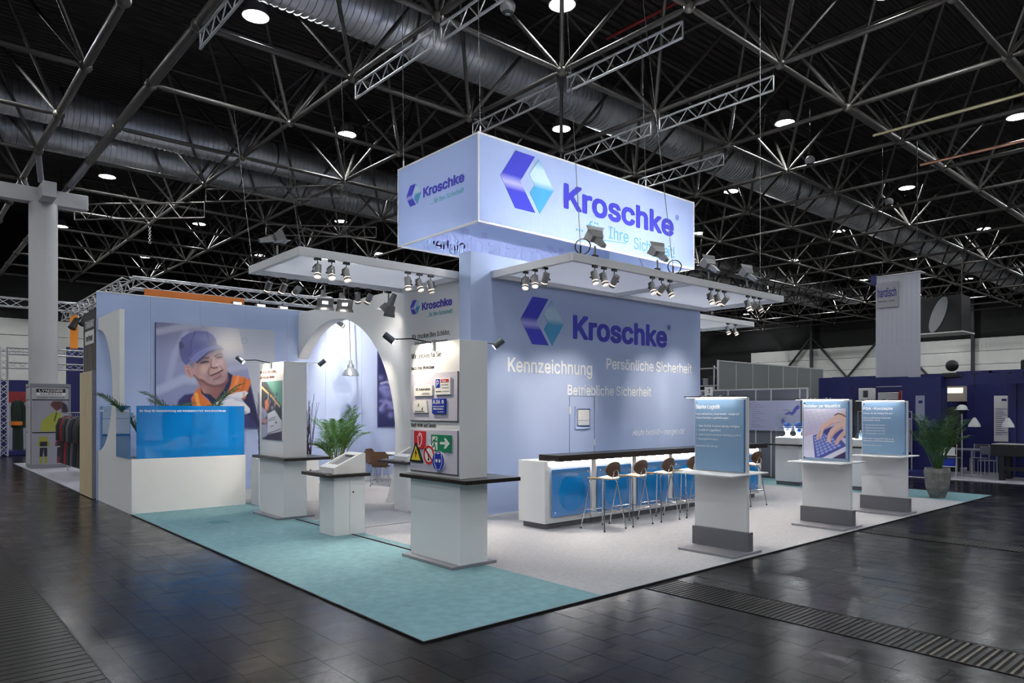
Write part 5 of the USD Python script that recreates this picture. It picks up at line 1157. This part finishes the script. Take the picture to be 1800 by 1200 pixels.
for k, (x, y, n) in enumerate(((19., 2.2, 'a round dark moving light'), (18.9, .3, 'a low dark loudspeaker'))):
    t = thing('stage_light', f'{n} standing on top of the navy stand', 'stage light', (x, y, 2.66)); obj('base', bx(-.15, .15, -.22, .22, .02, .16, c=.02), BLACK, t); obj('head', B().ball((0, 0, .36), .16, 2) if k == 0 else bx(-.2, .2, -.6, .25, .16, .42, c=.03), BLACK, t, smooth=True if k == 0 else False)
bn = thing('hanging_banner', 'tall translucent string banner with a name plate above the navy stand', 'banner')
q0, q1 = np.array([20., 4.62]), np.array([20., 3.34])
for k in range(28):
    y = 4.62 - (k + .5) * 1.28 / 28; obj('strip', bx(20. + .006 * (k % 3), 20.004 + .006 * (k % 3), y - .0225, y + .0225, 2.5, 5.92), NETF, bn)
for k in range(6): obj('strip', bx(20.06 + k * .06, 20.1 + k * .06, 4.62, 4.624, 3.3, 5.8), NETF, bn)
obj('top_bar', bx(19.98, 20.4, 3.34, 4.64, 5.92, 5.95), ALU, bn); obj('corner_block', bx(19.95, 20.35, 4.6, 4.75, 5.7, 5.98), NAVYF, bn)
for y in (3.5, 4.5): obj('hanger', tb([(20.2, y, 5.95), (20.2, y, 9.98)], .01, 5), BLACK, bn)
nmp = obj('name_plate', bx(19.95, 19.97, 3.95, 4.58, 4.95, 5.72), mat('plate_grey', (.30, .30, .34), .5), bn)
obj('lettering', text('hardisch', .26, faceX(19.949, 0, 0), .54, True, d=.003, at=(-4.54, 5.28)), TXTN, nmp); obj('lettering', text('work wear + safety', .05, faceX(19.949, 0, 0), .5, d=.003, at=(-4.54, 5.12)), TXTG, nmp)
pb = thing('projector_box', 'dark suspended projection box with a grey oval in the far hall', 'projection box'); obj('case', bx(40, 41.5, 8.2, 11.4, 6.0, 8.0, c=.02), BLACK, pb); obj('floor_panel', bx(39.6, 41.5, 8.0, 11.4, 5.93, 6.0), SW, pb)
obj('oval', B().poly(shapely.affinity.rotate(shapely.affinity.scale(Point(0, 0).buffer(1), .33, 1.0), -20), .05, faceX(39.99, 9.3, 7.0)), mat('oval_grey', (.30, .31, .32), .5), pb)
for y in (8.4, 11.2): obj('hanger', tb([(40.7, y, 8.), (40.7, y, 10.)], .03, 6), STEEL, pb)

# ================================================================ neighbouring stands on the left
obj('carpet', bx(-.02, 12, 11.9, 24.3, 0, .012), GREYC2, None, label='grey carpet of the neighbouring clothing stand at the far left', cat='carpet')
t = thing('wood_panel_wall', 'pale wooden panel wall behind the white end panel at the left', 'wall')
for y0, y1 in ((11.72, 12.28), (12.285, 12.98)): obj('board', bx(-.06, -.01, y0, y1, .012, 2.585, c=.003), SKIN, t)
obj('edge_profile', bx(-.07, .0, 11.66, 11.71, .012, 2.6), GREYM, t)
bn = thing('cloth_banner', 'dark clothing brand banner above the pale wooden panel wall', 'banner')
obj('panel', bx(.0, .04, 11.66, 12.90, 2.56, 3.84), mat('banner_black', (.016, .016, .020), .5), bn)
p = Paint(1.24, 1.28, 60, 60, (34, 34, 40)); 
for (a, b, c_, w) in (((.62, .0), (.50, .62), (130, 92, 62), .03), ((.40, .0), (.42, .55), (96, 82, 66), .02), ((.18, .0), (.16, .6), (150, 120, 86), .014), ((.9, 0), (.86, .5), (70, 60, 54), .02)): p.line([a, b], w, c_, .9)
p.put('print', faceX(-.001, 12.90, 2.56), bn)
obj('lettering', text('TRANEMO', .15, faceX(-.004, 0, 0), .86, d=.002, at=(-12.72, 3.50)), TXTW, bn)
obj('label_plate', bx(-.006, -.003, 11.85, 12.72, 3.16, 3.44), SW, bn); obj('lettering', text('workwear', .13, faceX(-.007, 0, 0), .66, True, d=.002, at=(-12.62, 3.23)), TXTG, bn)
def box_truss(a, b, label, s=.24, n=12, r=.022, m=None, name='box_truss'):
    a, b = np.array(a, float), np.array(b, float); m = m or ALU; t = thing(name, label, 'truss')
    d = (b - a) / np.linalg.norm(b - a); sd = np.cross(d, [0, 0, 1.])
    if np.linalg.norm(sd) < .1: sd, up = np.array([1., 0, 0]), np.array([0, 1., 0])
    else: sd /= np.linalg.norm(sd); up = np.array([0, 0, 1.])
    C = [sd * i * s / 2 + up * j * s / 2 for i, j in ((-1, -1), (1, -1), (1, 1), (-1, 1))]
    for c in C: obj('chord', tb([a + c, b + c], r, 8), m, t, smooth=50)
    w = B()
    for k in range(n):
        p_, q_ = a + (b - a) * k / n, a + (b - a) * (k + 1) / n
        for i in range(4): c1, c2 = C[i], C[(i + 1) % 4]; w.tube([p_ + (c1 if k % 2 else c2), q_ + (c2 if k % 2 else c1)], r * .55, 5)
    obj('lacing', w, m, t, smooth=50)
    return t
box_truss((1.05, 13.5, 4.72), (9.5, 13.5, 4.72), 'aluminium truss running above the rear blue wall', .26, 22)
box_truss((1.05, 13.7, 4.72), (1.05, 21.5, 4.72), 'aluminium truss running back from the corner above the dark banner', .26, 22)
tag(obj('orange_fascia', bx(1.3, 3.6, 13.345, 13.39, 3.75, 4.6), ORANGE), 'bright orange fascia board under the truss above the rear blue wall', 'fascia')
tag(obj('lit_orange_box', bx(.90, 1.08, 19.8, 20.0, 3.62, 4.6, c=.01), mat('orange_lit', (.7, .22, .02), .5, emit=(.8, .28, .02), es=.12)), 'narrow orange box left of the dark banner', 'fascia')
for k, (x, y) in enumerate(((1.15, 16.2), (1.05, 17.4), (1.1, 18.6), (1.05, 19.8))):
    t = thing('stage_light', f'dark stage lamp on the truss above the dark banner, {ORD[k]} from the camera', 'stage light', group='stage lamps on the left truss'); obj('housing', tb([(x, y, 4.5), (x - .15, y - .1, 4.2)], [.07, .11], 12), BLACK, t); obj('clamp', tb([(1.18, y, 4.6), (x, y, 4.45)], .02, 6), BLACK, t)
for k, (x, y) in enumerate(((3.4, 13.35), (4.0, 13.35), (4.6, 13.35), (5.6, 13.35))):
    t = thing('stage_light', f'small floodlight under the truss above the rear blue wall, {ORD[k]} from the left', 'stage light', group='floodlights on the rear truss'); obj('housing', bx(x - .12, x + .12, y - .1, y + .05, 4.35, 4.5, c=.02), SPOTG, t); obj('lens', bx(x - .10, x + .10, y - .105, y - .1, 4.37, 4.48), mat('dim_lens', (.8, .8, .8), .4, emit=(1, 1, 1), es=1.2), t); obj('bracket', tb([(x, y, 4.5), (x, y + .02, 4.6)], .015, 6), BLACK, t)
# clothing kiosk round the column
kz = thing('clothing_kiosk', 'boxy grey display kiosk with rainwear pictures in front of the round column', 'display kiosk')
obj('frame', B().box(.07, 1.12, 21.2, 22.2, .012, .12).box(.07, 1.12, 21.2, 22.2, 2.5, 2.6).box(.07, .11, 21.2, 21.24, .12, 2.5).box(1.08, 1.12, 21.2, 21.24, .12, 2.5).box(.07, .11, 22.16, 22.2, .12, 2.5).box(1.08, 1.12, 22.16, 22.2, .12, 2.5), GREYM, kz)
KG = mat('kiosk_white', (.42, .42, .45), .5)
for z0, z1 in ((2.12, 2.47), (1.12, 2.09), (.14, 1.09)):
    obj('front_panel', bx(.125, 1.065, 21.205, 21.22, z0, z1), KG, kz); obj('side_panel', bx(.075, .09, 21.255, 22.145, z0, z1), KG, kz)
obj('panel_joint', B().box(.11, 1.08, 21.20, 21.215, 2.09, 2.12).box(.11, 1.08, 21.20, 21.215, 1.09, 1.12), BLACK, kz)
Tk = faceY(0, 21.203, 0)
obj('title_plate', bx(.22, .98, 21.198, 21.203, 2.33, 2.44), BLACK, kz); obj('lettering', text('LYNGSØE', .07, faceY(0, 21.196, 0), .62, True, d=.003, at=(.29, 2.35)), SW, kz)
obj('title_plate', bx(.22, .98, 21.198, 21.203, 2.24, 2.325), SW, kz); obj('lettering', text('R A I N W E A R', .05, faceY(0, 21.196, 0), .55, True, d=.003, at=(.33, 2.26)), TXTG, kz); obj('lettering', text('lyngsoe-rainwear.dk', .045, Tk, .72, d=.003, at=(.24, 2.155)), TXTG, kz)
p = Paint(.94, .97, 60, 60, (150, 148, 158)); p.poly([(.2, .02), (.26, .35), (.42, .5), (.62, .66), (.78, .60), (.9, .02)], (160, 164, 70), .03).poly([(.48, .85), (.55, .97), (.8, .98), (.8, .75), (.66, .66)], (92, 60, 56), .03).poly([(.8, .98), (.95, .85), (1, .6), (.8, .62)], (60, 48, 60), .04).line([(.66, .6), (.6, .35)], .02, (70, 74, 40))
p.put('photo_print', faceY(.125, 21.2035, 1.12), kz)
p = Paint(.94, .95, 70, 70, (150, 149, 158))
for cx, c1, in ((.3, (150, 152, 66)), (.78, (120, 50, 66))):
    p.poly([(cx - .17, .6), (cx - .1, .88), (cx + .1, .88), (cx + .17, .6), (cx + .12, .55), (cx - .12, .55)], c1, .02).poly([(cx - .1, .72), (cx + .1, .72), (cx + .1, .2), (cx + .02, .2), (cx, .5), (cx - .03, .2), (cx - .11, .2)], (40, 40, 50), .02).poly([(cx - .11, .24), (cx - .03, .24), (cx - .03, .02), (cx - .11, .02)], c1, .015).poly([(cx + .02, .24), (cx + .1, .24), (cx + .1, .02), (cx + .03, .02)], c1, .015).line([(cx - .1, .55), (cx + .1, .55)], .012, (210, 210, 215))
p.put('photo_print', faceY(.125, 21.2035, .14), kz)
r_ = np.random.default_rng(12)
rl = thing('clothes_rail', 'clothes rail full of dark rainwear beside the pale wooden panel wall', 'clothes rail'); obj('rail', tb([(.75, 15.6, .03), (.75, 15.6, 1.72), (.75, 19.4, 1.72), (.75, 19.4, .03)], .018, 8), ALU, rl)
cols = [('dark grey', (.03, .03, .035)), ('black', (.012, .012, .014)), ('red', (.30, .01, .03)), ('charcoal', (.04, .04, .05)), ('black', (.012, .012, .014)), ('grey', (.10, .10, .11)), ('dark blue', (.015, .02, .06)), ('black', (.012, .012, .014)), ('charcoal', (.04, .04, .05)), ('dark grey', (.03, .03, .035)), ('black', (.012, .012, .014)), ('grey', (.1, .1, .11))]
for k, (n, c_) in enumerate(cols):
    lb = 'dark grey rain jacket at the kiosk end of the left rail' if k == 0 else 'grey rain jacket at the near end of the left rail' if k == len(cols) - 1 else f'{n} rain jacket between the {cols[k - 1][0]} and {cols[k + 1][0]} ones on the left rail'
    jacket((.75, 19.2 - k * .31, .28), 90 + r_.uniform(-12, 12), mat('rain_' + n.replace(' ', '_'), c_, .6), lb, h=1.35, group='rain jackets on the left rail')
# truss gate and garments at the far left edge
for x in (.03, .30):
    pass
box_truss((.12, 28.5, .03), (.12, 28.5, 4.2), 'upright of the aluminium truss gate at the left edge of the view', .24, 18)
box_truss((.25, 28.5, 4.05), (4.2, 28.5, 4.05), 'upper cross beam of the aluminium truss gate behind the column', .24, 14)
box_truss((4.1, 28.5, .03), (4.1, 28.5, 3.9), 'rear upright of the aluminium truss gate hidden behind the column', .24, 18)
box_truss((.25, 28.5, 3.5), (4., 28.5, 3.5), 'lower cross beam of the aluminium truss gate behind the column', .22, 12)
box_truss((-4, 26., 5.6), (3.2, 26., 5.6), 'bright truss high behind the column at the left edge', .3, 16)
jacket((.72, 29.9, .18), 40, mat('green_coat', (.006, .022, .014), .8), 'dark green garment with orange band hung beside the round column', h=2.0, sleeve=1.1)
tag(obj('orange_band', B().lathe([(.245, 0), (.245, .16)], 20, (.72, 29.9, 1.18)), ORANGE), 'orange band round the dark green hanging garment', 'band')
for n, b in (('low navy wall behind the truss gate', (-.5, 3.0, 36., 36.2, 0, 3.2)), ('tall navy pillar wall right of the round column', (2.9, 3.55, 33., 33.2, 0, 4.65)), ('navy crossbar wall beside the tall navy pillar', (3.55, 6.5, 33., 33.2, 2.6, 3.4))):
    tag(obj('stand_wall', bx(*b), NAVYF), n, 'wall')
tag(obj('stand_wall', bx(3.56, 6.5, 33.3, 33.4, 0, 4.2), PANELW), 'grey wall panel behind the navy crossbar', 'wall')
tag(obj('stand_banner', bx(-1.2, .18, 31, 31.1, 3.6, 6.2), mat('lilac_banner', (.42, .38, .55), .6)), 'lilac and orange banner cut by the left edge of the view', 'banner')
tag(obj('stand_banner', bx(-1.2, .18, 30.95, 31.0, 3.6, 4.7), mat('orange_banner', (.60, .10, .02), .6)), 'orange lower half of the banner at the left edge of the view', 'banner')
tag(obj('display_board', bx(.5, 1.4, 31, 31.1, .18, 2.1), mat('pale_lilac_board', (.35, .33, .45), .6)), 'pale board between the truss gate and the green garment', 'display board')
tag(obj('display_board', bx(.5, 1.6, 31., 31.1, 2.1, 2.55), mat('red_board', (.3, .03, .03), .6)), 'red board above the pale board by the truss gate', 'display board')
tag(obj('podium', bx(-.4, 2.5, 29.5, 31.5, .012, .18), NAVYF), 'low navy podium under the green garment', 'podium')
